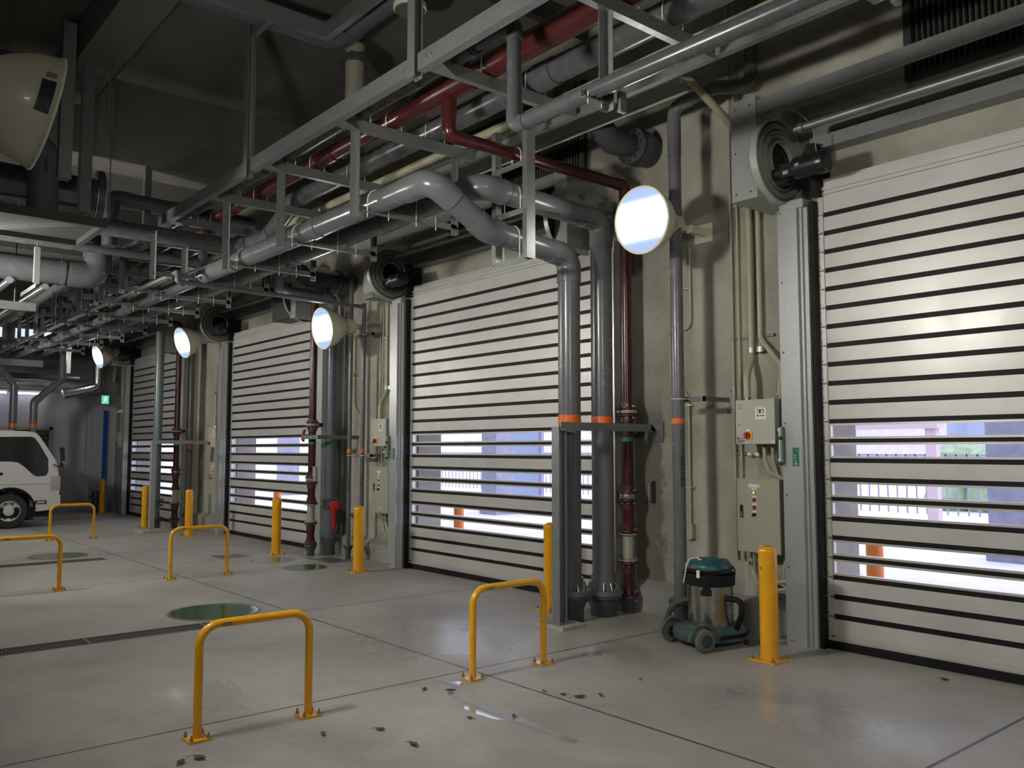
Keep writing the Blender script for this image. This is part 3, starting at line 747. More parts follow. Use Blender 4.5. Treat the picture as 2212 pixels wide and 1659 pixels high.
# --- fat grey pipes with orange bands
def fat(name, label, pts, x, y, zb, zf, zs, r=.108, mt=M['pvc']):
    t = pipe(name, label, pts, r, mt, mf=M['pvcl'], loc=(x, y, 0), R=.155)
    band(t, x, y, zb, zb + .095, r + .0012, M['orange'])
    MB().cyl((x, y, zf), (x, y, zs), r * 1.12, n=28).build('socket', mt, t)
    flange(t, (x, y, zf), (0, 0, 1), .185, .05, mt, 12, .011, M['galv'])
    f = flange(t, (x, y, zf - .04), (0, 0, 1), .18, .04, M['pvcd'], 0)
    b = MB(); b.lathe([(.15, 0), (.15, -.05), (.128, -.09), (.128, -(zf - .07))], (x, y, zf - .06), (0, 0, 1), 28); b.build('floor_socket', M['pvcd'], t)
    for k in range(12):
        a = 2 * PI * (k + .5) / 12; b = MB().cyl((x + .165 * math.cos(a), y + .165 * math.sin(a), zf + .02), (x + .13 * math.cos(a), y + .13 * math.sin(a), zf + .10), .006, n=6)
        b.build('clamp_stud', M['galv'], t)
    return t
A = fat('drain_pipe', 'front fat grey pipe with orange band, directly behind the galvanised steel post',
        [(-23.8, YA, ZA), (-6.0, YA, ZA), (-6.0, 4.73, 3.60), (-6.0, 5.76, 3.50), (-6.0, 5.76, 0)], -6.0, 5.76, 1.855, .27, .41)
Bp = fat('drain_pipe', 'rear fat grey pipe with orange band, right of the front one',
         [(-23.8, YB, ZB), (-5.99, YB, ZB), (-5.99, 6.2, 3.93), (-5.99, 6.2, 0)], -5.99, 6.2, 1.85, .23, .40)
for x in (-8.0, -10.2, -12.6): MB().cyl((x - .14, YA, ZA), (x + .02, YA, ZA), .118, n=24).build('socket', M['pvcl'], A)
for x in (-7.6, -9.6, -12.4): MB().cyl((x - .14, YB, ZB), (x + .02, YB, ZB), .118, n=24).build('socket', M['pvcl'], Bp)
for x in (-6.35,): MB().cyl((x - .02, YA, ZA), (x + .16, YA, ZA), .120, n=24).build('socket', M['pvcl'], A)
# printed line on the two near runs
for par, z0, y0, y1 in ((A, 3.44, 4.95, 5.15), (A, 3.435, 5.35, 5.6), (Bp, 3.86, 5.35, 5.55), (Bp, 3.85, 5.75, 6.0)):
    b = MB(); y = y0
    while y < y1:
        w = random.uniform(.006, .018); b.box(-5.893, -5.89, y, y + w, z0 - .004, z0 + .004); y += w + .006
    b.build('printed_marking', TX, par, smooth=False)

# --- steel post frame in front of them
g = thing('pipe_support_post', 'galvanised steel post with wall arm, standing on a mortar pad before the fat grey pipes', 'post', (-5.87, 5.50, 0))
MB().prism([(-6.06, 5.36, 0), (-5.68, 5.36, 0), (-5.68, 5.66, 0), (-6.06, 5.66, 0)], (0, 0, .035)).build('mortar_pad', M['pad'], g, smooth=False)
MB().box(-5.97, -5.77, 5.40, 5.60, .035, .044).build('base_plate', M['galv'], g, smooth=False)
MB().sweep(h_prof(.1, .1, .009), (-5.87, 5.50, .044), (-5.87, 5.50, 1.83), (1, 0, 0)).build('upright', M['galv'], g, smooth=False)
b = MB(); b.sweep(l_prof(.07, -.07, .007), (-5.81, 5.46, 1.805), (-5.81, 6.73, 1.805), (1, 0, 0))
for y in (5.66, 5.86, 6.1, 6.3, 6.47, 6.62): b.cyl((-5.80, y, 1.785), (-5.825 + .04, y, 1.785), .008, n=6)
b.build('wall_arm', M['galv'], g, smooth=False)
MB().box(-5.86, -5.66, 6.735, WY - .001, 1.69, 1.89).build('wall_plate', M['galv'], g, smooth=False)

# --- red risers with valves
def red_riser(x, y, label, pts, lever=False):
    t = pipe('riser_pipe', label, pts, .057, M['red'], mf=M['red'], loc=(x, y, 0))
    F = lambda z, m=M['redd'], R=.098, nb=8, th=.022: flange(t, (x, y, z), (0, 0, 1), R, th, m, nb, .008, M['galv'])
    F(2.035); v = flange(t, (x, y, 2.0), (0, 0, 1), .105, .03, M['sight'], 8, .008, M['galv'], nm='valve_body'); F(1.965)
    MB().obox((x - .02, y + .12, 2.0), .02, .06, .03).build('valve_gearbox', M['redd'], t)
    MB().cyl((x, y, 1.90), (x, y, 1.96), .070, n=20).build('socket', M['redd'], t); MB().cyl((x, y, 2.04), (x, y, 2.09), .068, n=20).build('socket', M['redd'], t)
    band(t, x, y, 1.70, 1.74, .058, M['tgreen'])
    for z0, z1 in ((1.20, 1.27), (1.02, 1.10), (.81, .88), (.38, .46), (.20, .27)): MB().cyl((x, y, z0), (x, y, z1), .068, n=20).build('socket', M['redd'], t)
    F(1.19); flange(t, (x, y, 1.15), (0, 0, 1), .085, .05, M['grate'], 10, .008, M['galv'], nm='check_valve'); F(1.11)
    if lever:
        MB().tube(fillet([(x - .03, y - .1, 1.92), (x - .05, y - .12, 1.9), (x - .06, y - .12, 1.74)], .02), .022, 10).build('valve_lever', M['redv'], t)
        MB().box(x + .07, x + .16, y - .02, y + .02, 1.13, 1.36).build('limit_box', M['stickerw'], t)
    F(.80); flange(t, (x, y, .775), (0, 0, 1), .096, .014, M['sight'], 0)
    MB().cyl((x, y, .52), (x, y, .77), .058, n=24).build('sight_tube', M['sight'], t)
    flange(t, (x, y, .515), (0, 0, 1), .096, .014, M['sight'], 8, .007, M['galv']); F(.49)
    F(.185); flange(t, (x, y, .155), (0, 0, 1), .098, .028, M['pvcd'], 8, .008, M['galv'])
    MB().lathe([(.075, 0), (.075, -.05), (.06, -.07), (.06, -.145)], (x, y, .145), (0, 0, 1), 24).build('floor_socket', M['pvcd'], t)
    return t
red_riser(-5.93, 6.50, 'nearest dark red riser pipe with flanged valves, right of the fat grey pipes',
          [(-5.93, 4.26, 4.70), (-5.93, 4.26, 4.34), (-5.93, 6.50, 4.34), (-5.93, 6.50, 0)])
red_riser(-12.2, 6.2, 'dark red riser pipe in front of the third door, beside the red lever valve',
          [(-12.2, 5.40, 4.70), (-12.2, 5.40, 4.0), (-12.2, 6.2, 3.95), (-12.2, 6.2, 0)], lever=True)
red_riser(-18.29, 6.2, 'far dark red riser pipe beside the grey green riser at the farthest door',
          [(-18.29, 4.27, 4.74), (-18.29, 4.9, 4.3), (-18.29, 6.2, 4.25), (-18.29, 6.2, 0)])

# --- grey drain near pier 1 with writing
t = pipe('drain_pipe', 'slim grey drain pipe with orange band and black writing, behind the teal vacuum cleaner',
         [(-5.07, 6.25, 0), (-5.07, 6.25, 4.84), (-4.70, 6.38, 4.95), (-4.47, 6.62, 4.95), (-4.47, 6.63, 6.40)], .058, M['pvc'], mf=M['pvc'], R=.12,
         cuffs=[((-5.07, 6.25, 4.52), (0, 0, 1), .3)])
band(t, -5.07, 6.25, 1.855, 1.905, .059, M['orange'])
flange(t, (-5.07, 6.25, .245), (0, 0, 1), .11, .04, M['sockg'], 8, .008, M['galv'])
MB().lathe([(.085, 0), (.085, -.05), (.065, -.08), (.065, -.225)], (-5.07, 6.25, .225), (0, 0, 1), 24).build('floor_socket', M['pvcd'], t)
def vwrite(par, txt, x, y, r, ang, ztop, step, size):
    for k, ch in enumerate(txt): text_on(par, ch, (0, 0, ztop - step * k), (1, 0, 0), (0, 0, 1), size, TX, 'lettering', wrap=(x, y, r, math.radians(ang)), bold=.0008)
vwrite(t, 'ドレン↓1系脱水中継槽', -5.07, 6.25, .0592, -20, 1.78, .048, .047)
def bar_support(name, label, x0, x1, y, z, wx):
    t = thing(name, label, 'bracket', (x1, WY, z))
    MB().box(x0, x1, y - .045, y + .0, z - .022, z + .022).build('flat_bar', M['galvd'], t, smooth=False)
    MB().box(x1 - .006, x1, y - .04, WY - .01, z - .022, z + .022).build('stand_off', M['galvd'], t, smooth=False)
    b = MB().box(x1 - .03, x1 + .06, WY - .012, WY - .001, z - .12, z + .12)
    for dz in (-.085, .085): b.cyl((x1 + .015, WY - .03, z + dz), (x1 + .015, WY - .01, z + dz), .012, n=6)
    b.build('wall_plate', M['galvp'], t, smooth=False)
    return t
def ubolt(par, c, ax, up, r, m=None, leg=None):
    """half ring over a pipe with two straight legs"""
    c = V(c); up = V(up); side = V(ax).cross(up).normalized(); R = r + .006; leg = leg or r + .04
    pts = [c + side * R - up * leg] + [c + side * R * math.cos(a) + up * R * math.sin(a) for a in [PI * k / 12 for k in range(13)]] + [c - side * R - up * leg]
    return MB().tube(pts, .005, 8).build('u_bolt', m or M['cream'], par)
s = bar_support('pipe_bracket', 'flat steel bracket holding the slim grey drain pipe to the wall plate', -5.2, -4.85, 6.37, 2.08, 0)
ubolt(s, (-5.07, 6.25, 2.08), (0, 0, 1), (0, -1, 0), .058, leg=.13)
MB().box(-5.205, -5.18, 6.325, 6.372, 2.06, 2.10).build('end_cap', M['redp'], s, smooth=False)

# --- flanged dark pipe entering the wall, bay 1 and 2
for i, (x, z) in enumerate(((-5.80, 4.72), (-12.0, 4.24))):
    t = thing('wall_pipe', ['big dark flanged pipe bending out of the wall above the nearest lamp', 'dark flanged pipe leaving the wall above the second lamp'][i], 'pipe', (x, WY, z))
    p = [(x, WY - .02, z), (x, 6.16, z - .02), (x, 5.72, z + .30), (x, 5.3, z + .36)] if i == 0 else [(x, WY - .02, z), (x, 5.95, z), (x, 5.6, z + .3), (x, 5.5, z + .5)]
    MB().tube(fillet(p, .2, 8), .112, 24).build('pipe_run', M['pvcd'], t)
    for q in corner_bits(p, .15): MB().tube(q, .125, 24).build('elbow', M['pvcd'], t)
    flange(t, (x, 6.47, z), (0, 1, 0), .19, .04, M['pvcd'], 12, .011, M['chrome'])
    MB().lathe([(.19, 0), (.19, .10), (.17, .10), (.17, .24)], (x, 6.50, z), (0, 1, 0), 32).build('wall_collar', M['pvcd'], t)

# --- thin pipes on pier 2
for x, y, zt, lb, tx in ((-11.43, 6.42, 4.25, 'left one of the two thin blue grey pipes left of the second door', 'ドレン↓2系機械濃縮機棟'), (-11.19, 6.50, 3.80, 'right one of the two thin blue grey pipes left of the second door', 'ドレン↓2系脱水中継')):
    t = pipe('thin_pipe', lb, [(x, y, 0), (x, y, zt)], .032, M['blue'], cuffs=[((x, y, zt - .1), (0, 0, 1), .12)])
    band(t, x, y, 1.575, 1.625, .033, M['orange'])
    flange(t, (x, y, .19), (0, 0, 1), .075, .03, M['sockg'], 6, .007, M['galv'])
    MB().lathe([(.055, 0), (.055, -.03), (.042, -.05), (.042, -.172)], (x, y, .173), (0, 0, 1), 20).build('floor_socket', M['pvcd'], t)
    vwrite(t, tx, x, y, .0328, -55, 1.47, .042, .044)
for z, lb in ((1.53, 'lower flat bracket holding the two thin blue grey pipes to the wall'), (3.33, 'upper flat bracket holding the two thin blue grey pipes to the wall')):
    s = bar_support('pipe_bracket', lb, -11.5, -11.0, 6.56, z, 0)
    ubolt(s, (-11.43, 6.42, z), (0, 0, 1), (0, -1, 0), .032, leg=.1); ubolt(s, (-11.19, 6.50, z), (0, 0, 1), (0, -1, 0), .032, leg=.05)
pipe('thin_pipe', 'thin grey pipe crossing below the rack to the thin wall pipes', [(-23.5, 3.62, 3.87), (-11.0, 3.68, 3.87), (-11.0, 3.68, 3.745), (-11.19, 6.50, 3.745), (-11.19, 6.50, 3.60)], .030, M['pvcl'], mf=M['pvc'])

# grey riser with red lever
t = pipe('riser_pipe', 'grey riser pipe with big red lever valve beside the third door', [(-12.1, 5.5, 4.6), (-12.1, 5.55, 4.02), (-12.08, 6.45, 3.98), (-12.08, 6.45, 0)], .08, M['blue'], mf=M['pvc'], R=.1)
band(t, -12.08, 6.45, 1.68, 1.75, .081, M['tgreen'])
for z in (.84, .74): flange(t, (-12.08, 6.45, z), (0, 0, 1), .13, .03, M['sockg'], 8, .01, M['galv'])
MB().cyl((-12.08, 6.45, .72), (-12.08, 6.45, .86), .1, n=24).build('valve_body', M['pvcd'], t)
MB().cyl((-12.08, 6.40, .79), (-11.64, 6.33, .79), .03, n=12).build('valve_stem', M['pvcd'], t)
b = MB(); c = V((-11.62, 6.3, .78)); b.lathe([(.005, -.03), (.07, -.03), (.085, -.01), (.085, .02), (.07, .04), (.005, .045)], c, (.5, -.86, 0), 24)
b.tube([c + V((0, -.02, -.02)), c + V((.02, -.03, -.2)), c + V((.03, -.03, -.36))], [.055, .035, .026], 12)
b.build('valve_lever', M['redv'], t)
flange(t, (-12.08, 6.45, .26), (0, 0, 1), .14, .045, M['sockg'], 8, .01, M['galv'])
MB().lathe([(.12, 0), (.12, -.04), (.09, -.08), (.09, -.235)], (-12.08, 6.45, .235), (0, 0, 1), 24).build('floor_socket', M['pvcd'], t)
g = thing('wall_tie', 'flat steel arm tying the third door risers to the wall', 'bracket', (-12.05, 6.7, 1.8))
b = MB().box(-12.3, -12.29, 6.06, 6.1, 1.76, 1.84); b.box(-12.3, -11.72, 6.06, 6.07, 1.775, 1.835); b.box(-11.73, -11.72, 6.06, WY - .001, 1.775, 1.835)
for x in (-12.2, -12.05, -11.9): b.cyl((x, 6.05, 1.805), (x, 6.07, 1.805), .01, n=6)
b.build('flat_bar', M['galvd'], g, smooth=False)

# bay 3 risers
t = pipe('riser_pipe', 'tall grey green riser pipe at the farthest door', [(-18.1, 5.75, 0), (-18.1, 5.75, 5.3)], .085, M['green'])
band(t, -18.1, 5.75, 1.66, 1.73, .086, M['tgreen'])
for z in (.60, .50): flange(t, (-18.1, 5.75, z), (0, 0, 1), .15, .03, M['sockg'], 8, .01, M['galv'])
flange(t, (-18.1, 5.75, .24), (0, 0, 1), .15, .04, M['sockg'], 8, .01, M['galv'])
MB().lathe([(.13, 0), (.1, -.08), (.09, -.2)], (-18.1, 5.75, .21), (0, 0, 1), 24).build('floor_socket', M['pvcd'], t)
t = pipe('riser_pipe', 'dark grey riser pipe right of the far dark red riser', [(-18.4, 6.5, 0), (-18.4, 6.5, 4.3)], .07, M['pvc'])
band(t, -18.4, 6.5, 1.62, 1.69, .071, M['orange']); flange(t, (-18.4, 6.5, .25), (0, 0, 1), .12, .04, M['sockg'], 6, .01, M['galv'])
g = thing('pipe_stand', 'white painted steel frame around the risers at the farthest door', 'frame', (-17.67, 5.6, 0))
MB().box(-17.95, -17.35, 5.3, 5.75, 0, .05).build('mortar_pad', M['pad'], g, smooth=False)
MB().box(-17.72, -17.62, 5.50, 5.59, .05, 1.80).build('upright', M['stickerw'], g, smooth=False)
MB().box(-17.72, -17.62, 5.59, WY - .002, 1.73, 1.80).build('cross_bar', M['stickerw'], g, smooth=False)

# ================================================================== overhead pipe runs
def runp(name, label, pts, r, m, mf=None, joints=(), R=None, cat='pipe'):
    t = pipe(name, label, pts, r, m, mf=mf, cat=cat, R=R)
    for x, y, z, w in joints: MB().cyl((x - w / 2, y, z), (x + w / 2, y, z), r * 1.1, n=24).build('socket', mf or m, t)
    return t
Z0 = 4.775
runp('overhead_pipe', 'grey overhead pipe at the outer edge of the rack, next to the long steel beam', [(-23.9, 3.92, Z0), (-5.15, 3.92, Z0)], .1, M['pvc_shade'], joints=[(-6.0, 3.92, Z0, .25), (-9.0, 3.92, Z0, .2)])
t = pipe('overhead_pipe', 'slim grey pipe that drops under the rack and runs out over the nearest door', [(-5.2, 3.93, 4.76), (-4.68, 3.95, 4.76), (-4.68, 3.95, 3.98), (4.0, 4.03, 3.98)], .057, M['pvc_shade'], mf=M['pvc_shade'], R=.075)
MB().cyl((-5.32, 3.93, 4.765), (-5.12, 3.93, 4.76), .075, n=24).build('socket', M['pvcd'], t)
t = thing('overhead_pipe', 'dark red overhead pipe with a tee, running through the middle of the rack', 'pipe', (-10, 4.28, Z0))
MB().tube([(-23.9, 4.28, Z0 - .02), (-6.5, 4.28, Z0 - .02)], .082, 24).build('pipe_run', M['red'], t)
MB().tube([(-6.5, 4.28, Z0 - .02), (-6.35, 4.28, Z0), (5, 4.30, Z0)], [.084, .105, .105], 28).build('wide_pipe_run', M['red'], t)
MB().cyl((-6.25, 4.28, Z0), (-5.6, 4.28, Z0), .117, n=28).build('tee_body', M['red'], t)
MB().cyl((-5.93, 4.26, 4.74), (-5.93, 4.26, 4.50), .068, n=24).build('tee_branch', M['red'], t)
for x in (-8.2, -10.9, -4.1): MB().cyl((x, 4.28, Z0 - (.02 if x < -6.4 else 0)), (x + .2, 4.28, Z0 - (.02 if x < -6.4 else 0)), .092 if x < -6.4 else .115, n=24).build('socket', M['red'], t)
runp('overhead_pipe', 'fat grey overhead pipe behind the dark red one, bending left at its far end', [(5, 4.76, 4.78), (-9.9, 4.76, 4.78), (-10.7, 4.74, 4.42), (-11.3, 4.6, 4.38), (-11.3, .6, 4.38)], .108, M['pvc_shade'], joints=[(-5.2, 4.76, 4.78, .22), (-8.3, 4.76, 4.78, .22)], R=.16)
runp('overhead_pipe', 'grey overhead pipe continuing along the far part of the rack', [(-23.9, 4.76, 4.78), (-11.7, 4.76, 4.78)], .1, M['pvc_shade'])
runp('overhead_pipe', 'slender grey pipe crossing left just below the dark crosswise pipe', [(-12.0, .6, 4.24), (-12.0, 4.35, 4.24), (-12.0, 4.35, 4.7)], .06, M['pvc_shade'])
for y, z, r, lb in ((5.12, 4.72, .045, 'outer ivory conduit along the back of the pipe rack'), (5.42, 4.85, .05, 'inner ivory conduit along the back of the pipe rack')):
    tag(MB().tube([(-24, y, z), (5, y, z)], r, 16).build('conduit', M['ivory'], loc=(-5, y, z)), lb, 'conduit')
tag(MB().sweep(c_prof(.11, .12, .004), (-24, 5.8, 4.78), (-4.6, 5.8, 4.78), (0, 0, -1)).build('cable_trunking', M['boxg'], loc=(-5, 5.8, 4.78), smooth=False), 'pale cable trunking between the pipe rack and the wall', 'trunking')
tag(MB().tube(fillet([(-6, 5.6, 5.0), (-4.9, 5.7, 5.0), (-4.75, 6.1, 4.95), (-4.62, 6.66, 4.55), (-4.62, 6.69, 4.3)], .1, 6), .038, 16).build('conduit', M['ivory'], loc=(-4.9, 6, 5)), 'thick ivory conduit slanting down above the nearest spiral housing', 'conduit')

# ================================================================== rack steel
def beam(name, label, p0, p1, prof, u, m=None, cat='beam', bolts=()):
    t = thing(name, label, cat, p0)
    MB().sweep(prof, p0, p1, u).build('section', m or M['galv'], t, smooth=False)
    if bolts:
        b = MB()
        for q, ax in bolts: q = V(q); ax = V(ax); b.cyl(q - ax * .012, q + ax * .012, .016, n=6)
        b.build('bolts', M['galvd'], t, smooth=False)
    return t
bl = []
for x in (-5.3, -5.62, -8.5, -8.8, -6.9, -10.0): bl += [((x, 3.595, 4.62), (0, 1, 0)), ((x + .06, 3.595, 4.62), (0, 1, 0))]
beam('rack_beam', 'long galvanised channel beam along the near edge of the pipe rack', (-11.75, 3.63, 4.62), (5, 3.63, 4.62), c_prof(.075, .14, .008), (0, 1, 0), bolts=bl)
beam('rack_beam', 'galvanised channel beam along the wall side of the pipe rack', (-24, 5.25, 4.63), (5, 5.25, 4.63), c_prof(.06, .10, .008), (0, -1, 0), M['galvd'])
beam('rack_beam', 'far galvanised channel beam carrying on beyond the dark crosswise pipe', (-24, 3.45, 4.42), (-12.6, 3.45, 4.42), c_prof(.075, .14, .008), (0, 1, 0))
CX = [-3.86, -5.36, -6.86, -8.42, -9.9, -11.3, -12.65, -13.95, -15.25, -16.65, -18.1, -19.6, -21.1]
ordn = ['first', 'second', 'third', 'fourth', 'fifth', 'sixth', 'seventh', 'eighth', 'ninth', 'tenth', 'eleventh', 'twelfth', 'thirteenth']
for i, x in enumerate(CX):
    low = x < -6
    t = thing('pipe_hanger', '%s pipe hanger frame of the overhead rack counted from the nearest door' % ordn[i], 'hanger', (x, 3.66, 4.6), 'steel hanger frames along the pipe rack')
    MB().sweep(c_prof(.06, .1, .007), (x, 3.665, 4.61), (x, 5.22, 4.61), (-1, 0, 0)).build('cross_beam', M['galv'], t, smooth=False)
    MB().poly([(x + .03, 3.67, 4.555), (x + .03, 3.9, 4.555), (x + .16, 3.67, 4.555)]).build('gusset', M['galv'], t, smooth=False)
    if x < -6.4:
        for y, r in ((3.92, .1), (4.28, .082)): ubolt(t, (x, y, Z0 - (.02 if y > 4 else 0)), (1, 0, 0), (0, 0, 1), r)
    else:
        ubolt(t, (x, 4.28, Z0), (1, 0, 0), (0, 0, 1), .105)
    if x > -9.5 or x < -12: ubolt(t, (x, 4.76, 4.78), (1, 0, 0), (0, 0, 1), .108)
    if low:
        dy = 0
        MB().sweep(l_prof(.065, .065, .006), (x - .03, 3.90, 4.56), (x - .03, 3.90, 3.755), (1, 0, 0)).build('drop_post', M['galv'], t, smooth=False)
        MB().sweep(l_prof(.06, -.06, .006), (x - .03, 3.93, 3.815), (x - .03, 5.03, 3.815), (1, 0, 0)).build('lower_arm', M['galv'], t, smooth=False)
        MB().sweep(l_prof(.05, -.05, .006), (x - .03, 5.03, 3.76), (x - .03, 5.03, 4.56 if i in (2, 3) else 4.02), (1, 0, 0)).build('end_post', M['galv'], t, smooth=False)
        ubolt(t, (x, YA, ZA), (1, 0, 0), (0, 0, 1), .108, leg=.16)
        if x < -6.5: ubolt(t, (x, YB, ZB), (1, 0, 0), (0, 0, 1), .108, leg=.22)
        if x < -10.5:
            MB().sweep(l_prof(.06, .06, .006), (x + .1, 3.46, 4.40), (x + .1, 3.46, 3.78), (1, 0, 0)).build('drop_post', M['galv'], t, smooth=False)
            MB().sweep(l_prof(.05, -.05, .006), (x + .1, 3.44, 3.835), (x + .1, 3.95, 3.835), (1, 0, 0)).build('lower_arm', M['galv'], t, smooth=False)
            ubolt(t, (x + .1, 3.63, 3.87), (1, 0, 0), (0, 0, 1), .03)
    if i == 0:
        MB().sweep(l_prof(.07, .07, .006), (x - .03, 4.09, 4.56), (x - .03, 4.09, 3.87), (1, 0, 0)).build('drop_post', M['galv'], t, smooth=False)
        MB().sweep(l_prof(.055, -.055, .006), (x - .05, 3.86, 3.92), (x - .05, 4.14, 3.92), (1, 0, 0)).build('lower_arm', M['galv'], t, smooth=False)
        MB().box(x + .04, x + .07, 4.12, 4.18, 3.86, 4.0).build('end_clip', M['galv'], t, smooth=False)
        ubolt(t, (x - .02, 3.97, 3.98), (1, 0, 0), (0, 0, 1), .057)
t = dup([o for o in bpy.data.objects if o.get('label', '').startswith('first pipe hanger')][0], (1.85, .02, 0), 'pipe hanger at the top edge of the view, above the nearest door', 'steel hanger frames along the pipe rack')
# ladder frame carrying the pipes that turn toward the wall
t = thing('pipe_gantry', 'galvanised ladder frame hanging left of the nearest lamp, crossed by three pipes', 'frame', (-5.95, 4.98, 3.3))
MB().sweep(c_prof(.1, .06, .006), (-5.70, 4.98, 4.62), (-5.70, 4.98, 3.32), (0, 1, 0)).build('near_upright', M['galv'], t, smooth=False)
MB().sweep(c_prof(.075, .06, .006), (-6.22, 5.03, 4.62), (-6.22, 5.03, 3.34), (0, 1, 0)).build('far_upright', M['galv'], t, smooth=False)
for z in (3.36, 3.81, 4.25): MB().sweep(l_prof(.06, -.05, .006), (-6.22, 5.0, z), (-5.70, 5.0, z), (0, 1, 0)).build('rung', M['galv'], t, smooth=False)
ubolt(t, (-5.93, 5.03, 4.34), (0, 1, 0), (0, 0, 1), .057); ubolt(t, (-5.99, 5.03, 3.96), (0, 1, 0), (0, 0, 1), .108, leg=.15); ubolt(t, (-6.0, 5.03, 3.57), (0, 1, 0), (0, 0, 1), .108, leg=.2)
# hangers up to the ceiling
beam('ceiling_post', 'galvanised post between the near rack beam and the ceiling, left of the slim pipe elbow', (-5.47, 3.60, CZ), (-5.47, 3.60, 4.50), h_prof(.1, .08, .008), (1, 0, 0), cat='post')
beam('ceiling_post', 'galvanised post rising from the rack beam to the upper beam corner', (-8.66, 3.60, 6.2), (-8.66, 3.60, 4.50), h_prof(.1, .08, .008), (1, 0, 0), M['galvd'], cat='post')
beam('ceiling_post', 'short dark post from the far end of the rack beam up to the concrete girder', (-11.75, 3.50, 5.38), (-11.75, 3.50, 4.42), h_prof(.1, .08, .008), (1, 0, 0), M['galvd'], cat='post')
beam('angle_bracket', 'short slanting arm joining the tall post to the upper beam', (-8.70, 3.60, 6.06), (-8.12, 3.60, 6.06), l_prof(.06, .08, .008), (0, 1, 0), cat='bracket')
beam('upper_beam', 'galvanised beam crossing the top left of the view toward the bolted corner', (-8.13, -2, 6.10), (-8.13, 4.18, 6.10), c_prof(.075, .17, .009), (-1, 0, 0), bolts=[((-8.09, 3.85, 6.1), (1, 0, 0)), ((-8.09, 3.98, 6.1), (1, 0, 0)), ((-8.09, 3.3, 6.14), (1, 0, 0))])
beam('upper_beam', 'galvanised beam running right from the bolted corner at the top', (-8.16, 4.22, 6.10), (5, 4.22, 6.10), c_prof(.075, .17, .009), (0, 1, 0), bolts=[((-7.9, 4.18, 6.1), (0, 1, 0)), ((-7.75, 4.18, 6.1), (0, 1, 0))])
pipe('upper_pipe', 'fat grey pipe turning the corner above the upper beams at the top', [(-8.50, -2, 6.27), (-8.50, 4.52, 6.27), (5, 4.52, 6.27)], .15, M['blue'], mf=M['blue'], R=.22)
t = pipe('upper_pipe', 'dim brownish pipe standing behind the rack beam below the upper pipe', [(-8.4, 4.72, 6.2), (-8.4, 4.72, 5.3), (-8.75, 4.72, 5.05)], .11, M['sight'], R=.12)
flange(t, (-8.4, 4.72, 6.02), (0, 0, 1), .18, .06, M['sockg'], 8, .012, M['chrome'])
t = thing('blind_flange', 'round cream blind flange with bolts at the top edge of the view', 'flange', (-7.12, 4.68, 6.05))
flange(t, (-7.12, 4.62, 6.10), (0, 0, 1), .17, .05, M['cream'], 10, .012, M['galvd']); MB().cyl((-7.12, 4.62, 6.1), (-7.12, 4.62, CZ), .11, n=24).build('stub_pipe', M['cream'], t)
beam('upper_beam', 'dark steel beam crossing near the cream blind flange', (-6.6, 3.9, 6.30), (-6.6, 6.7, 6.30), c_prof(.1, .2, .009), (1, 0, 0), M['ductg'])

# ================================================================== left cluster
t = thing('cable_tray', 'wide dark tray seen from below at the left edge, under the cream floodlight', 'tray', (-10.5, 1, 4.05))
b = MB().box(-11.05, -10.02, -2, 2.5, 4.10, 4.11); b.box(-10.02, -9.96, -2, 2.56, 4.04, 4.14); b.box(-11.11, -11.05, -2, 2.56, 4.04, 4.14); b.box(-11.05, -10.02, 2.5, 2.56, 4.04, 4.14)
b.build('tray_pan', M['ductg'], t, smooth=False)
MB().sweep(l_prof(.05, .05), (-10.9, 1.6, 4.10), (-10.1, 2.3, 4.10), (0, 0, -1)).build('tray_brace', M['galvd'], t, smooth=False)
t = pipe('upper_pipe', 'very fat blue grey pipe standing on the tray behind the cream floodlight', [(-10.4, 2.0, 4.15), (-10.4, 2.0, 4.95), (-10.4, -2, 4.98)], .155, M['blue'], R=.2, cuffs=[((-10.4, 2.0, 4.75), (0, 0, 1), .25)])
t = thing('duct_flange', 'large round bolted flange seen edge on left of the dark elbow', 'flange', (-11, 2.72, 4.66))
flange(t, (-11, 2.72, 4.66), (0.1, 1, 0), .31, .07, M['sockg'], 16, .014, M['chrome']); MB().cyl((-11, .5, 4.66), (-11, 2.7, 4.66), .2, n=28).build('pipe_body', M['pvcd'], t)
pipe('overhead_pipe', 'black elbowed pipe rising right of the big round flange', [(-11.55, 3.0, 4.2), (-11.55, 3.0, 4.84), (-11.55, 4.9, 4.80)], .095, M['pvcd'], R=.12)
t = pipe('overhead_pipe', 'fat grey crosswise pipe at the left edge with an upturned elbow', [(-12.3, -2, 3.93), (-12.3, 3.05, 3.93), (-12.3, 3.05, 4.6)], .165, M['pvc_shade'], mf=M['pvc_shade'], R=.2, cuffs=[((-12.3, 2.62, 3.93), (0, 1, 0), .05)])
beam('ceiling_post', 'lighter hanging post just right of the cream floodlight', (-9.5, 2.01, 6.0), (-9.5, 2.01, 4.36), c_prof(.12, .1, .008), (0, 1, 0), M['galvd'], cat='post')
t = beam('ceiling_post', 'dark hanging post with top plate under the ceiling beam at the left', (-10.5, 2.44, 6.0), (-10.5, 2.44, 4.30), h_prof(.12, .12, .009), (0, 1, 0), M['galvd'], cat='post')
MB().box(-10.62, -10.38, 2.30, 2.58, 5.99, 6.0).build('top_plate', M['galvd'], t, smooth=False)
beam('cross_bar', 'bolted grey bar between the hanging posts at the left edge', (-10.55, -1, 4.47), (-10.55, 2.42, 4.47), c_prof(.08, .13, .008), (-1, 0, 0), M['galvd'], bolts=[((-10.5, 2.2, 4.47), (1, 0, 0)), ((-10.5, 2.3, 4.47), (1, 0, 0))])
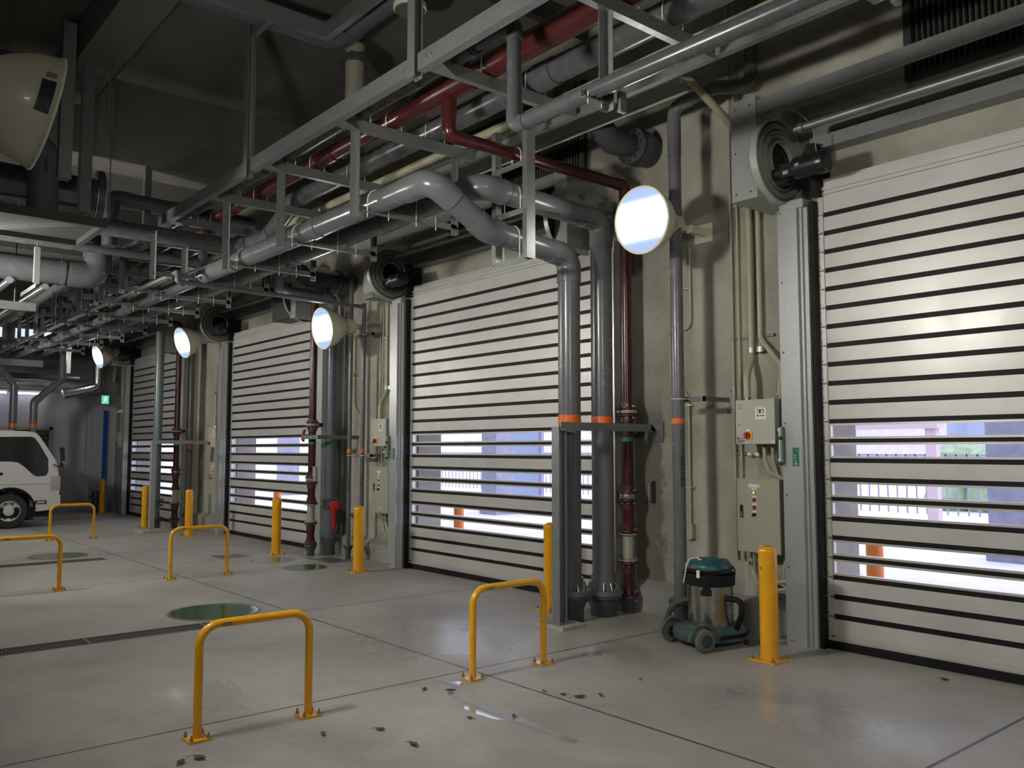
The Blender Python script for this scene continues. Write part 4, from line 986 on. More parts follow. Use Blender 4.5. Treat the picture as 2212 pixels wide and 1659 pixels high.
for x, y, z0, z1, lb in ((-9.9, 2.52, 5.3, CZ, 'thin threaded rod hanging from the ceiling right of the dark post'), (-11.0, 2.84, 4.37, CZ, 'thin threaded rod in front of the big round flange'), (-10.3, 1.62, 5.6, CZ, 'thin threaded rod at the far left above the cream floodlight')):
    tag(MB().cyl((x, y, z0), (x, y, z1), .008, n=8).build('threaded_rod', M['galvd'], loc=(x, y, z0)), lb, 'rod')
t = thing('pipe_hook', 'pale drop bracket holding the small pipes below the tray at the left edge', 'bracket', (-11.5, 2.17, 3.7))
MB().box(-11.53, -11.47, 2.15, 2.21, 3.62, 4.05).build('drop_bar', M['galvp'], t, smooth=False); MB().cyl((-11.5, 2.18, 4.0), (-11.5, 2.18, CZ), .008, n=8).build('hanger_rod', M['galvd'], t); MB().sweep(l_prof(.05, .05), (-11.53, 2.18, 3.62), (-12.4, 2.18, 3.62), (0, 1, 0)).build('foot_bar', M['galvp'], t, smooth=False)
for y, z, lb in ((2.02, 3.74, 'left small grey pipe end under the tray'), (2.42, 3.70, 'right small grey pipe end under the tray')):
    tag(MB().tube([(-23, y, z), (-12.2, y, z)], .045, 16).build('small_pipe', M['pvcl'], loc=(-12.2, y, z)), lb, 'pipe')
t = beam('cross_bar', 'long grey bar crossing the far racks at the left edge', (-12.9, -2, 3.52), (-12.9, 2.45, 3.52), c_prof(.07, .11, .007), (-1, 0, 0), M['galvd'])
for y in (-1.0, 2.2): MB().cyl((-12.9, y, 3.55), (-12.9, y, CZ), .008, n=8).build('hanger_rod', M['galvd'], t)
# ================================================================== floodlights
def floodlight(c, ax, label, glass, arm=None, group=None, stickers=False):
    c = V(c); ax = V(ax).normalized()
    t = thing('floodlight', label, 'floodlight', c, group)
    R = .30
    pr = [(R - .012, .004), (R + .006, .008), (R + .010, -.004), (R, -.016), (.295, -.03), (.283, -.09), (.262, -.15), (.235, -.20), (.205, -.25), (.17, -.295), (.135, -.335), (.118, -.36), (.115, -.50), (.10, -.53), (.02, -.54)]
    MB().lathe(pr, c, ax, 48, caps=False).build('reflector', M['cream'], t)
    MB().lathe([(.121, -.362), (.121, -.372)], c, ax, 32, caps=False).build('neck_ring', M['galvd'], t)
    MB().lathe([(.0005, .0), (.29, .0)], c, ax, 48, caps=False).build('glass', glass, t)
    if stickers:
        u, v, _ = basis(ax)
        side = V((1, 0, 0)); side = (side - ax * side.dot(ax)).normalized(); up = ax.cross(side)
        if up.z < 0: up = -up
        def patch(a0, a1, t0, t1, m, nm):
            q = MB(); vs = []; N = 8
            prof = [(.2855, -.09), (.299, -.03)]
            def rr(tt): return .2855 + (.2985 - .2855) * (tt + .09) / .06 if tt > -.09 else .2645 + (.2855 - .2645) * (tt + .15) / .06
            for k in range(N + 1):
                a = a0 + (a1 - a0) * k / N
                for tt in (t0, -.09 if t0 < -.09 < t1 else (t0 + t1) / 2, t1):
                    vs.append(c + ax * tt + (side * math.cos(a) + up * math.sin(a)) * (rr(tt) + .002))
            q.add(vs, [[3 * k + j, 3 * k + 3 + j, 3 * k + 4 + j, 3 * k + 1 + j] for k in range(N) for j in (0, 1)]); q.build(nm, m, t)
        patch(-.36, .22, -.088, -.025, M['sticker'], 'rating_sticker'); patch(.28, .40, -.075, -.03, M['stickerw'], 'small_sticker')
    if arm:
        a = V(arm); b = MB(); p = c - ax * .42
        b.tube([p, V((a.x, a.y - .22, a.z))], .025, 12); b.box(a.x - .03, a.x + .03, a.y - .26, a.y - .01, a.z - .035, a.z + .035)
        b.build('mounting_arm', M['cream'], t)
        MB().box(a.x - .13, a.x + .08, a.y - .012, a.y - .001, a.z - .09, a.z + .09).build('wall_plate', M['cream'], t, smooth=False)
    else:
        p = c - ax * .45
        MB().tube([p, p + V((0, -.25, .1)), p + V((0, -.25, 1.2))], .03, 12).build('hanger', M['cream'], t)
    return t
GL = 'round floodlights on the door wall'
floodlight((-5.095, 5.80, 3.686), (.05, -1, -.10), 'nearest lit floodlight on the wall, left of the slim grey drain pipe', M['lampglassw'], (-5.10, WY, 3.72), GL)
floodlight((-11.35, 5.90, 3.385), (.02, -1, -.16), 'second lit floodlight, in front of the thin pipes between the second and third doors', M['lampglassw'], (-11.6, WY, 3.5), GL)
floodlight((-16.95, 5.80, 3.70), (.1, -1, -.32), 'third lit floodlight, just left of the third spiral drum', M['lampglassw'], (-17.1, WY, 3.86), GL)
floodlight((-23.0, 5.80, 3.93), (.1, -1, -.32), 'farthest lit floodlight, left of the farthest spiral drum', M['lampglassw'], (-23.2, WY, 4.0), GL)
floodlight((-4.95, .95, 3.38), (0, .98, -.19), 'big cream floodlight seen from behind at the upper left edge', M['lampglass'], None, None, True)
floodlight((-11.2, .95, 3.38), (0, .98, -.19), 'floodlight of the inner row beyond the left edge', M['lampglass'])
floodlight((-17.2, .95, 3.38), (0, .98, -.19), 'far floodlight of the inner row beyond the left edge', M['lampglass'])
floodlight((-.6, -2.0, 3.7), (-.86, .48, -.1), 'added fill lamp behind the viewer, unseen, brightening the cream floodlight', M['fillglass'])  # added lamp out of view, brightens the back of the cream floodlight
floodlight((1.2, .95, 3.38), (0, .98, -.19), 'floodlight of the inner row behind the viewer', M['lampglass'])

# ================================================================== wall boxes (one set per pier)
def cabinets(dx, k):
    where = ['between the vacuum cleaner and the nearest door', 'left of the second door', 'left of the third door', 'left of the farthest door'][k]
    Yf = 6.45; x0, x1 = -4.585 + dx, -4.19 + dx
    c = thing('control_box', 'light grey control box with red switch, ' + where, 'control box', ((x0 + x1) / 2, WY, 1.85), 'door control boxes')
    MB().box(x0, x1, Yf + .015, WY - .03, 1.668, 2.055).build('casing', M['boxg'], c, smooth=False)
    lidp = MB().box(x0, x1, Yf, Yf + .015, 1.668, 2.055).build('door', M['boxg'], c, smooth=False)
    y = Yf - .0015; w = x1 - x0
    def plate(px, pz, hw, hh, m, nm, par, th=.002): return MB().box(x0 + px - hw, x0 + px + hw, Yf - th, Yf, pz - hh, pz + hh).build(nm, m, par, smooth=False)
    tri = MB().prism([(x0 + .022, Yf - .0005, 1.98), (x0 + .062, Yf - .0005, 1.98), (x0 + .042, Yf - .0005, 2.022)], (0, -.001, 0)).build('warning_sticker', M['ink'], c, smooth=False)
    MB().prism([(x0 + .0265, Yf - .0016, 1.983), (x0 + .0575, Yf - .0016, 1.983), (x0 + .042, Yf - .0016, 2.015)], (0, -.001, 0)).build('warning_face', M['wyel'], tri, smooth=False)
    text_on(c, '!', (x0 + .042, Yf - .003, 1.994), (1, 0, 0), (0, 0, 1), .02, M['ink'], 'lettering', bold=.0008)
    kp = plate(.255, 1.935, .054, .056, M['white'], 'keypad', c)
    MB().box(x0 + .222, x0 + .288, Yf - .004, Yf - .002, 1.935, 1.965).build('display', M['glassd'], kp, smooth=False)
    b = MB(); b.cyl((x0 + .235, Yf - .005, 1.965 - .016), (x0 + .235, Yf - .004, 1.965 - .016), .011, n=14); b.cyl((x0 + .272, Yf - .005, 1.948), (x0 + .272, Yf - .004, 1.948), .012, n=14)
    b.build('display_glare', M['white'], kp)
    for q, m in ((.228, M['ink']), (.256, M['redp']), (.284, M['ink'])): MB().cyl((x0 + q, Yf - .006, 1.913), (x0 + q, Yf - .002, 1.913), .0075, n=12).build('key', m, kp)
    if k < 2:
        text_on(c, 'EFAFLEX', (x0 + .207, Yf - .003, 1.98), (1, 0, 0), (0, 0, 1), .0145, M['orange'], 'lettering', align='LEFT', bold=.0005)
        text_on(c, 'control', (x0 + .303, Yf - .003, 1.981), (1, 0, 0), (0, 0, 1), .011, M['ink'], 'lettering', align='RIGHT', bold=.0004)
        text_on(c, 'Microprocessor door control', (x0 + .255, Yf - .003, 1.886), (1, 0, 0), (0, 0, 1), .006, M['ink'], 'lettering')
        text_on(c, 'CE', (x1 - .025, Yf - .003, 1.687), (1, 0, 0), (0, 0, 1), .014, M['ink'], 'lettering')
    kl = plate(.038, 1.835, .014, .016, M['boxg'], 'key_lock', c, .006); MB().cyl((x0 + .038, Yf - .008, 1.836), (x0 + .038, Yf - .006, 1.836), .006, n=12).build('keyhole', M['ink'], kl)
    sw = plate(.135, 1.742, .034, .036, M['wyel'], 'rotary_switch', c, .012)
    b = MB(); n = 24; cc = V((x0 + .128, Yf - .012, 1.742)); pts = []
    for q in range(n): a = 2 * PI * q / n; rr = .030 + .003 * math.cos(8 * a); pts.append(cc + V((rr * math.cos(a), 0, rr * math.sin(a))))
    b.prism(pts, (0, -.022, 0)); b.obox(cc + V((0, -.026, 0)), .008, .01, .024, Matrix.Rotation(.25, 3, 'Y')); b.build('switch_knob', M['redp'], sw)
    plate(.125, 1.788, .022, .008, M['white'], 'switch_tag', c, .003)
    b = MB(); b.box(x0 + .012, x0 + .03, Yf - .0015, Yf, 1.708, 1.728)
    for q, w_ in ((1.716, .045), (1.700, .062), (1.690, .05), (1.682, .03)): b.box(x0 + .034 - (.02 if q < 1.71 else 0), x0 + .034 + w_, Yf - .0015, Yf, q - .0025, q + .0025)
    b.build('printed_marking', M['ink'], c, smooth=False)
    plate(w - .025, 1.687, .014, .010, M['white'], 'approval_sticker', c, .001)
    for gx, z0, z1, r in ((.04, 2.055, 2.085, .033), (w - .022, 2.055, 2.085, .024), (.205, 1.64, 1.668, .022), (.29, 1.64, 1.668, .022)):
        MB().cyl((x0 + gx, Yf + .12, z0), (x0 + gx, Yf + .12, z1), r, n=8).build('cable_gland', M['chrome'], c)
    # cabinet below
    Yg = 6.50; a0, a1 = -4.625 + dx, -4.195 + dx
    d = thing('switch_cabinet', 'beige grey cabinet with pilot lamps, ' + where, 'cabinet', ((a0 + a1) / 2, WY, 1.05), 'air curtain cabinets')
    MB().box(a0 + .01, a1 - .01, Yg + .015, WY - .01, .735, 1.355).build('casing', M['boxd'], d, smooth=False)
    MB().box(a0, a1, Yg, Yg + .018, .725, 1.365).build('door', M['boxd'], d, smooth=False)
    def pl(px, pz, hw, hh, m, nm, par=None, th=.0015): return MB().box(a0 + px - hw, a0 + px + hw, Yg - th, Yg, pz - hh, pz + hh).build(nm, m, par or d, smooth=False)
    pl(.178, 1.302, .056, .014, M['white'], 'name_plate')
    if k < 2: text_on(d, 'エアーカーテン制御盤', (a0 + .178, Yg - .003, 1.302), (1, 0, 0), (0, 0, 1), .0125, M['ink'], 'lettering', sx=.85)
    zs = [1.243, 1.178, 1.113]
    for z, m, tx in zip(zs, (M['lit_or'], M['redp'], M['redp']), ('電源', '運転', '故障')):
        pl(.178, z + .030, .023, .0085, M['white'], 'name_plate')
        if k == 0: text_on(d, tx, (a0 + .178, Yg - .003, z + .030), (1, 0, 0), (0, 0, 1), .010, M['ink'], 'lettering')
        l = MB().lathe([(.016, 0), (.016, .007), (.0125, .007)], (a0 + .178, Yg, z), (0, -1, 0), 20, caps=False).build('pilot_lamp', M['redd'], d)
        MB().lathe([(.0125, 0), (.0125, .006), (.009, .011), (.001, .013)], (a0 + .178, Yg, z), (0, -1, 0), 20).build('lens', m, l)
    pl(.178, 1.075, .018, .008, M['white'], 'name_plate')
    b = MB().cyl((a0 + .178, Yg - .012, 1.052), (a0 + .178, Yg, 1.052), .017, n=20); b.obox((a0 + .178, Yg - .018, 1.052), .006, .008, .016, Matrix.Rotation(.7, 3, 'Y')); b.build('selector_switch', M['ink'], d)
    hd = pl(.048, 1.075, .015, .055, M['blackp'], 'handle', None, .006); MB().box(a0 + .04, a0 + .056, Yg - .009, Yg - .006, 1.03, 1.07).build('latch', M['galvd'], hd, smooth=False)
    pl(.33, .80, .035, .018, M['stickerw'], 'rating_plate'); pl(.24, .785, .02, .006, M['white'], 'name_plate')
    # conduits
    cn = thing('conduit_bundle', 'bundle of ivory wall conduits, ' + where, 'conduit', (-4.65 + dx, 6.7, 2), 'ivory conduit bundles')
    top = 6.2 if k == 0 else 4.6
    MB().tube([(-4.79 + dx, 6.715, .62), (-4.79 + dx, 6.715, top)], .012, 10).build('thin_conduit', M['ivory'], cn)
    MB().tube([(-4.72 + dx, 6.715, .62), (-4.72 + dx, 6.715, top)], .012, 10).build('thin_conduit', M['ivory'], cn)
    gx = x0 + .04
    b = MB().tube(fillet([(gx - .035, 6.70, 4.3), (gx - .035, 6.70, 2.45), (gx, Yf + .12, 2.28), (gx, Yf + .12, 2.085)], .15, 6), .032, 16); b.build('flexible_conduit', M['ivory'], cn)
    gx = x1 - .022
    b = MB().tube(fillet([(gx - .27, 6.70, 4.3), (gx - .27, 6.70, 2.62), (gx, 6.62, 2.35), (gx, Yf + .12, 2.085)], .14, 6), .024, 16); b.build('flexible_conduit', M['ivory'], cn)
    b = MB()
    for z in (2.65, 1.58, 3.9): b.box(-4.82 + dx, -4.36 + dx if z == 2.65 else -4.68 + dx, 6.725, 6.749, z - .014, z + .014)
    b.build('saddle', M['galvd'], cn, smooth=False)
    for z in (2.5,):
        for q in (x0 + .005, x1 - .292): MB().cyl((q, 6.70, z), (q, 6.70, z + .05), .038, n=12).build('coupling', M['galvp'], cn)
    for q, e in ((.205, .0), (.29, .05)):
        p = [(x0 + q, Yf + .12, 1.64), (x0 + q, Yf + .13, 1.52), (x0 + q + .03, 6.6, 1.42 - e), (x0 + q + .12, 6.62, 1.385 - e * .3), (x1 + .1, 6.64, 1.42)]
        MB().tube(fillet(p, .06, 5), .016, 12).build('flexible_conduit', M['ivory'], cn)
    for q, zl in ((a0 + .01, .43), (a0 + .09, .50)):
        p = [(q, 6.68, .73), (q, 6.68, .58), (q + .06, 6.66, zl), (q + .16, 6.64, zl - .04), (x1 - .02, 6.62, zl - .01), (x1 + .1, 6.62, zl + .06)]
        MB().tube(fillet(p, .07, 5), .015, 12).build('flexible_conduit', M['ivory'], cn)
        for z in (.69, 1.56): MB().lathe([(.018, 0), (.026, .006), (.026, .026), (.018, .032)], (q, 6.69, z), (0, 0, 1), 10).build('coupling', M['white'], cn)
        MB().cyl((q, 6.68, .585), (q, 6.68, .62), .019, n=10).build('coupling', M['chrome'], cn)
    p = [(x1 - .06, 6.66, .73), (x1 - .08, 6.66, .45), (x1 - .03, 6.64, .36), (x1 + .08, 6.62, .37)]
    MB().tube(fillet(p, .05, 5), .015, 12).build('flexible_conduit', M['ivory'], cn)
for k, dx in enumerate((0, -6.27, -12.6, -18.95)): cabinets(dx, k)
for k, dx in enumerate((0, -6.24)):
    w = ['nearest', 'second'][k]
    t = thing('door_sign', 'green escape pictogram sticker on the guide post of the %s door' % w, 'sign', (-3.99 + dx, 6.44, 1.56))
    MB().box(-4.02 + dx, -3.96 + dx, 6.4385, 6.4395, 1.48, 1.635).build('sticker', M['signg'], t, smooth=False)
    b = MB(); X0 = -3.99 + dx
    b.prism([(X0 - .012, 6.438, 1.605), (X0 + .012, 6.438, 1.60), (X0 + .002, 6.438, 1.62), (X0 - .004, 6.438, 1.59)], (0, -.0008, 0))
    for q in ((-.016, .008, 1.572, 1.575), (-.016, -.013, 1.545, 1.575), (-.016, .008, 1.545, 1.548)): b.box(X0 + q[0], X0 + q[1], 6.4372, 6.438, q[2], q[3])
    b.cyl((X0 - .003, 6.4372, 1.522), (X0 - .003, 6.438, 1.522), .006, n=12); b.tube([(X0 - .012, 6.4375, 1.49), (X0 - .003, 6.4375, 1.51), (X0 + .012, 6.4375, 1.50), (X0 + .006, 6.4375, 1.488)], .004, 6)
    b.build('pictogram', M['white'], t)
    t = thing('emergency_tube', 'slim green and white emergency light tube in black clips on the %s guide post' % w, 'light', (-4.12 + dx, 6.40, 1.66))
    b = MB(); b.box(-4.135 + dx, -4.115 + dx, 6.405, 6.438, 1.52, 1.80); b.build('tube_body', M['white'], t, smooth=False)
    MB().box(-4.137 + dx, -4.125 + dx, 6.4035, 6.405, 1.545, 1.775).build('green_label', M['signg'], t, smooth=False)
    MB().box(-4.112 + dx, -4.09 + dx, 6.40, 6.4395, 1.50, 1.81).build('holder', M['galvd'], t, smooth=False)
    for z in (1.50, 1.715): MB().cyl((-4.10 + dx, 6.38, z), (-4.10 + dx, 6.40, z + .0), .016, n=12).build('clip', M['ink'], t)
# lamp conduits
for k, dx in enumerate((0, -6.3, -12.0)):
    t = thing('lamp_conduit', ['thin ivory conduit with a switch box below the nearest lamp', 'thin ivory conduit with a switch box below the second lamp', 'thin ivory conduit with a switch box below the third lamp'][k], 'conduit', (-5.3 + dx, 6.73, 2))
    MB().tube(fillet([(-5.28 + dx, 6.72, 3.6), (-5.28 + dx, 6.72, 2.86), (-5.33 + dx, 6.72, 2.80), (-5.54 + dx, 6.72, 2.80), (-5.54 + dx, 6.72, 3.4)], .06, 5), .011, 10).build('looped_conduit', M['ivory'], t)
    MB().tube(fillet([(-5.54 + dx, 6.72, 2.78), (-5.54 + dx, 6.72, 2.3), (-5.32 + dx, 6.72, 2.15), (-5.32 + dx, 6.72, .9)], .15, 6), .012, 10).build('down_conduit', M['ivory'], t)
    b = MB()
    for z in (3.2, 2.05, 1.25): b.box(-5.345 + dx, -5.27 + dx, 6.70, 6.74, z - .006, z + .006)
    b.build('saddle', M['galvp'], t, smooth=False)
    MB().cyl((-5.54 + dx, 6.68, 2.79), (-5.54 + dx, 6.749, 2.79), .035, n=16).build('round_box', M['ivory'], t)
    MB().box(-5.35 + dx, -5.28 + dx, 6.69, 6.749, .76, .90).build('switch_box', M['sight'], t, smooth=False)
t = thing('junction_box', 'small pale junction box on the wall left of the nearest dark red riser', 'box', (-6.0, 6.74, 1.4))
MB().box(-6.14, -6.06, 6.68, 6.749, 1.0, 1.14).build('box_body', M['sight'], t)
t = thing('level_gauge', 'slim wall gauge with a handle beside the nearest dark red riser', 'gauge', (-5.62, 6.7, 1.2))
MB().box(-5.80, -5.778, 6.70, 6.749, 1.08, 1.30).build('gauge_body', M['ductg'], t, smooth=False); MB().tube(fillet([(-5.79, 6.70, 1.28), (-5.79, 6.66, 1.28), (-5.79, 6.66, 1.08), (-5.79, 6.70, 1.08)], .02), .006, 8).build('gauge_handle', M['galv'], t)
for x in (-13.5, -19.6):
    t = thing('wall_duct_box', 'grey sheet metal box hanging above the %s door' % ('third' if x > -15 else 'farthest'), 'box', (x, 6.4, 3.9))
    MB().box(x - .35, x + .35, 6.25, 6.74, 3.80, 4.4).build('sheet_casing', M['ductg'], t, smooth=False); MB().box(x - .36, x - .33, 6.24, 6.26, 3.79, 4.4).build('edge_trim', M['galv'], t, smooth=False)

# ================================================================== vacuum cleaner
D = V((-4.53, 5.97, 0)); f = V((.25, .968, 0)).normalized(); s = V((.968, -.25, 0)).normalized(); Zu = V((0, 0, 1))
vac = thing('vacuum_cleaner', 'teal and steel drum vacuum cleaner on wheels with its cord wound round the head', 'vacuum cleaner', D)
def W(a, b_, z): return D + s * a + f * b_ + Zu * z
out_ = []
for k in range(40):
    a = 2 * PI * k / 40; ca, sa = math.cos(a), math.sin(a)
    hw = .235 if sa < .1 else .235 * (1 - .28 * sa ** 2); out_.append((hw * math.copysign(abs(ca) ** .55, ca), .31 * math.copysign(abs(sa) ** .7, sa)))
b = MB(); lay = [(.05, .86), (.06, .95), (.11, 1.0), (.15, .97), (.165, .86), (.175, .8)]
vs = [W(x * k_, y * k_, z) for z, k_ in lay for x, y in out_]; n = 40
b.add(vs, [[i * n + k, i * n + (k + 1) % n, (i + 1) * n + (k + 1) % n, (i + 1) * n + k] for i in range(len(lay) - 1) for k in range(n)] + [list(range(n))[::-1], list(range((len(lay) - 1) * n, len(lay) * n))])
b.build('chassis', M['teald'], vac)
b = MB(); vs = [W(x * k_, y * k_, z) for z, k_ in ((.085, 1.0), (.087, 1.02), (.115, 1.02), (.118, 1.0)) for x, y in out_ if y > -.12]; n = len([1 for x, y in out_ if y > -.12])
seq = sorted([p for p in out_ if p[1] > -.12], key=lambda p: math.atan2(p[1] + .2, p[0]))
vs = [W(x * k_, y * k_, z) for z, k_ in ((.085, 1.0), (.087, 1.02), (.115, 1.02), (.118, 1.0)) for x, y in seq]
b.add(vs, [[i * n + k, i * n + k + 1, (i + 1) * n + k + 1, (i + 1) * n + k] for i in range(3) for k in range(n - 1)]); b.build('bumper_strip', M['black'], vac)
for sx in (-1, 1):
    c = W(sx * .225, -.24, .092)
    wl = MB().lathe([(.05, -.026), (.078, -.026), (.088, -.022), (.092, -.012), (.092, .012), (.088, .022), (.078, .026), (.05, .026)], c, s, 36, caps=False).build('wheel', M['tyre'], vac)
    MB().lathe([(.002, -.022), (.074, -.022), (.078, -.026), (.078, .026), (.070, .02), (.03, .024), (.002, .024)], c, s * sx, 32).build('wheel_cover', M['teal'], wl)
    MB().tube([W(sx * .225 - sx * .03, -.24 + .125 * math.cos(a), .092 + .115 * math.sin(a)) for a in [PI * q / 10 for q in range(0, 11)]], .02, 8).build('mudguard', M['teald'], vac)
    MB().lathe([(.02, -.01), (.026, 0), (.02, .01)], W(sx * .15, .24, .026), s, 12).build('caster', M['tyreb'], vac)
MB().lathe([(.184, .165), (.186, .17), (.186, .50), (.182, .505)], D, Zu, 48).build('drum', M['drum'], vac)
MB().lathe([(.190, 0), (.200, .004), (.203, .04), (.203, .085), (.195, .095), (.17, .10)], D + Zu * .495, Zu, 48).build('collar', M['black'], vac)
MB().lathe([(.165, 0), (.178, .01), (.18, .05), (.172, .075), (.168, .08), (.15, .108), (.08, .118), (.001, .12)], D + Zu * .592, Zu, 48).build('motor_head', M['teal'], vac)
b = MB().obox(W(.05, -.02, .70), .085, .055, .018, Matrix((s, f, Zu)).transposed()); b.build('head_handle', M['teal'], vac)
b = MB(); 
for k in range(7): b.obox(W(-.13 + k * .012, -.115 - k * .006, .625), .003, .004, .016, Matrix((s, f, Zu)).transposed())
b.build('air_slots', M['white'], vac, smooth=False)
a = -2.2; b = MB(); vs = []
for k in range(8):
    q = math.radians(222 + k * 5)
    for z in (.625, .643): vs.append(D + V((math.cos(q) * .1815, math.sin(q) * .1815, z)))
b.add(vs, [[2 * k, 2 * k + 2, 2 * k + 3, 2 * k + 1] for k in range(7)]); b.build('red_name_strip', M['redp'], vac)
b = MB()
for j in range(5):
    pts = [D + V(((.196 + .008 * math.sin(3 * q + j * 2)) * math.cos(q), (.196 + .008 * math.sin(3 * q + j * 2)) * math.sin(q), .585 + .011 * j + .014 * math.sin(q * (1 + j % 2) + j * 1.7))) for q in [2 * PI * k / 40 for k in range(41)]]
    b.tube(pts, .0055, 8)
b.build('power_cord', M['black'], vac)
b = MB(); q = math.radians(232)
pts = [D + V((math.cos(q) * .10, math.sin(q) * .10, .715)), D + V((math.cos(q) * .17, math.sin(q) * .17, .705)), D + V((math.cos(q) * .20, math.sin(q) * .20, .66)), D + V((math.cos(q) * .208, math.sin(q) * .208, .585)), D + V((math.cos(q - .1) * .21, math.sin(q - .1) * .21, .56)), D + V((math.cos(q - .3) * .22, math.sin(q - .3) * .22, .50))]
b.tube(fillet(pts, .03, 4), .006, 8); pts = [D + V((math.cos(q + k * .12) * .12, math.sin(q + k * .12) * .12, .712 + .006 * math.sin(k))) for k in range(7)]; b.tube(pts, .005, 8)
b.build('white_tie', M['white'], vac)
q = math.radians(-80); c = D + V((math.cos(q) * .21, math.sin(q) * .21, .60)); MB().obox(c, .013, .006, .030, Matrix.Rotation(q + PI / 2, 3, 'Z')).build('cord_clip', M['white'], vac)
for q in (-62, 118):
    a = math.radians(q); R_ = Matrix.Rotation(a + PI / 2, 3, 'Z'); c = D + V((math.cos(a), math.sin(a), 0)) * .205
    b = MB().obox(c + Zu * .50, .028, .014, .045, R_); b.obox(c + Zu * .45, .042, .016, .02, R_); b.build('latch', M['black'], vac)
def hose(pts, r, m, nm):
    path = fillet(pts, .12, 10); fine = []
    for i in range(len(path) - 1):
        L = (path[i + 1] - path[i]).length; k = max(1, int(L / .0045))
        fine += [path[i].lerp(path[i + 1], j / k) for j in range(k)]
    fine.append(path[-1]); MB().tube(fine, [r * (1.0 if (i // 1) % 2 else .86) for i in range(len(fine))], 14).build(nm, m, vac)
hose([W(-.10, -.05, .33), W(-.24, -.03, .34), W(-.40, -.10, .28), W(-.40, -.20, .06), W(-.28, -.24, .06)], .027, M['hose'], 'hose')
MB().tube(fillet([W(.14, .02, .40), W(.30, .08, .40), W(.29, .08, .28), W(.18, .10, .12)], .07, 8), .024, 14).build('hose_tail', M['black'], vac)

# ================================================================== truck
tx = -20.2; TW = 1.72
tr = thing('truck', 'silver white cab over truck parked facing the doors at the left edge', 'truck', (tx - TW / 2, 3, 0))
body = [(1.2, .40), (2.95, .40), (3.07, .40)] + [(3.52 - .45 * math.cos(a), .37 + .45 * math.sin(a)) for a in [PI * k / 10 for k in range(0, 11)]] + [(4.02, .33), (4.33, .36), (4.42, .46), (4.435, .75), (4.42, 1.05), (4.36, 1.36), (4.28, 1.50), (4.02, 1.90), (3.93, 1.975), (3.75, 2.0), (1.2, 2.01)]
b = MB(); b.prism([(tx, y, z) for y, z in body], (-TW, 0, 0)); o = b.build('cab_body', M['truck'], tr)
md = o.modifiers.new('bevel', 'BEVEL'); md.width = .035; md.segments = 3; md.limit_method = 'ANGLE'; md.angle_limit = math.radians(50)
win_ = [(2.9, 1.87), (3.86, 1.885), (3.93, 1.86), (4.01, 1.75), (4.20, 1.42), (4.21, 1.15), (4.17, 1.07), (4.0, 1.055), (3.93, 1.09), (3.75, 1.27), (3.64, 1.35), (3.50, 1.37), (2.9, 1.38)]
MB().prism([(tx + .003, y, z) for y, z in win_], (-.01, 0, 0)).build('side_window', M['glassd'], tr, smooth=False)
MB().prism([(tx - .08, 4.315, 1.46), (tx - TW + .08, 4.315, 1.46), (tx - TW + .12, 4.03, 1.91), (tx - .12, 4.03, 1.91)], (0, .012, .006)).build('windscreen', M['glassd'], tr, smooth=False)
b = MB(); path = [(tx + .012, 3.52 - .455 * math.cos(a), .37 + .455 * math.sin(a)) for a in [PI * k / 14 for k in range(0, 15)]]
b.tube(path, .022, 8); b.build('wheel_arch', M['black'], tr)
for sx, xx in ((0, tx - .12), (1, tx - TW + .12)):
    c = V((xx, 3.52, .355)); w_ = MB().lathe([(.21, -.1), (.33, -.1), (.352, -.08), (.355, 0), (.352, .08), (.33, .1), (.21, .1)], c, (1, 0, 0), 40, caps=False).build('wheel', M['tyreb'], tr)
    b = MB().lathe([(.21, .10), (.20, .108), (.195, .06), (.12, .045), (.09, .09), (.05, .10), (.001, .10)], c, (1, 0, 0), 40, caps=False)
    for k in range(6):
        a = 2 * PI * k / 6; b.cyl(c + V((.05, .065 * math.cos(a), .065 * math.sin(a))), c + V((.10, .065 * math.cos(a), .065 * math.sin(a))), .011, n=6)
    b.build('wheel_rim', M['hub'], w_)
    b = MB()
    for k in range(8):
        a = 2 * PI * (k + .5) / 8; b.cyl(c + V((.05, .155 * math.cos(a), .155 * math.sin(a))), c + V((.063, .155 * math.cos(a), .155 * math.sin(a))), .022, n=12)
    b.build('rim_holes', M['ink'], w_)
MB().box(tx - TW + .05, tx - .05, 2.6, 4.3, .22, .42).build('underbody', M['black'], tr, smooth=False)
b = MB().box(tx + .0, tx + .004, 3.98, 4.2, .48, .56); o = b.build('side_marker', M['black'], tr, smooth=False); MB().box(tx + .004, tx + .01, 4.01, 4.17, .495, .545).build('marker_lens', M['lens'], o)
MB().box(tx - .34, tx + .006, 4.26, 4.448, .76, 1.06).build('headlight', M['lens'], tr)
MB().box(tx - .2, tx + .012, 4.34, 4.46, .42, .66).build('bumper_corner', M['truck'], tr)
MB().box(tx - TW + .05, tx - .25, 4.41, 4.445, .50, .62).build('bumper_grille', M['black'], tr, smooth=False)
MB().box(tx - .001, tx + .004, 2.9, 4.25, .895, .90).build('panel_seam', M['black'], tr, smooth=False)
MB().box(tx + .0, tx + .018, 3.22, 3.37, 1.10, 1.15).build('door_handle', M['black'], tr)
b = MB(); b.tube(fillet([(tx + .0, 4.30, 1.30), (tx + .12, 4.42, 1.24), (tx + .16, 4.42, 1.5)], .03), .012, 8); o = b.build('mirror_arm', M['black'], tr)
b = MB().obox((tx + .16, 4.43, 1.52), .075, .03, .14, Matrix.Rotation(.1, 3, 'X')); b.obox((tx + .16, 4.42, 1.29), .05, .03, .04); b.build('mirror', M['blackp'], o)
b = MB().obox((tx - TW - .1, 4.38, 1.5), .06, .03, .13); b.build('mirror', M['blackp'], tr)
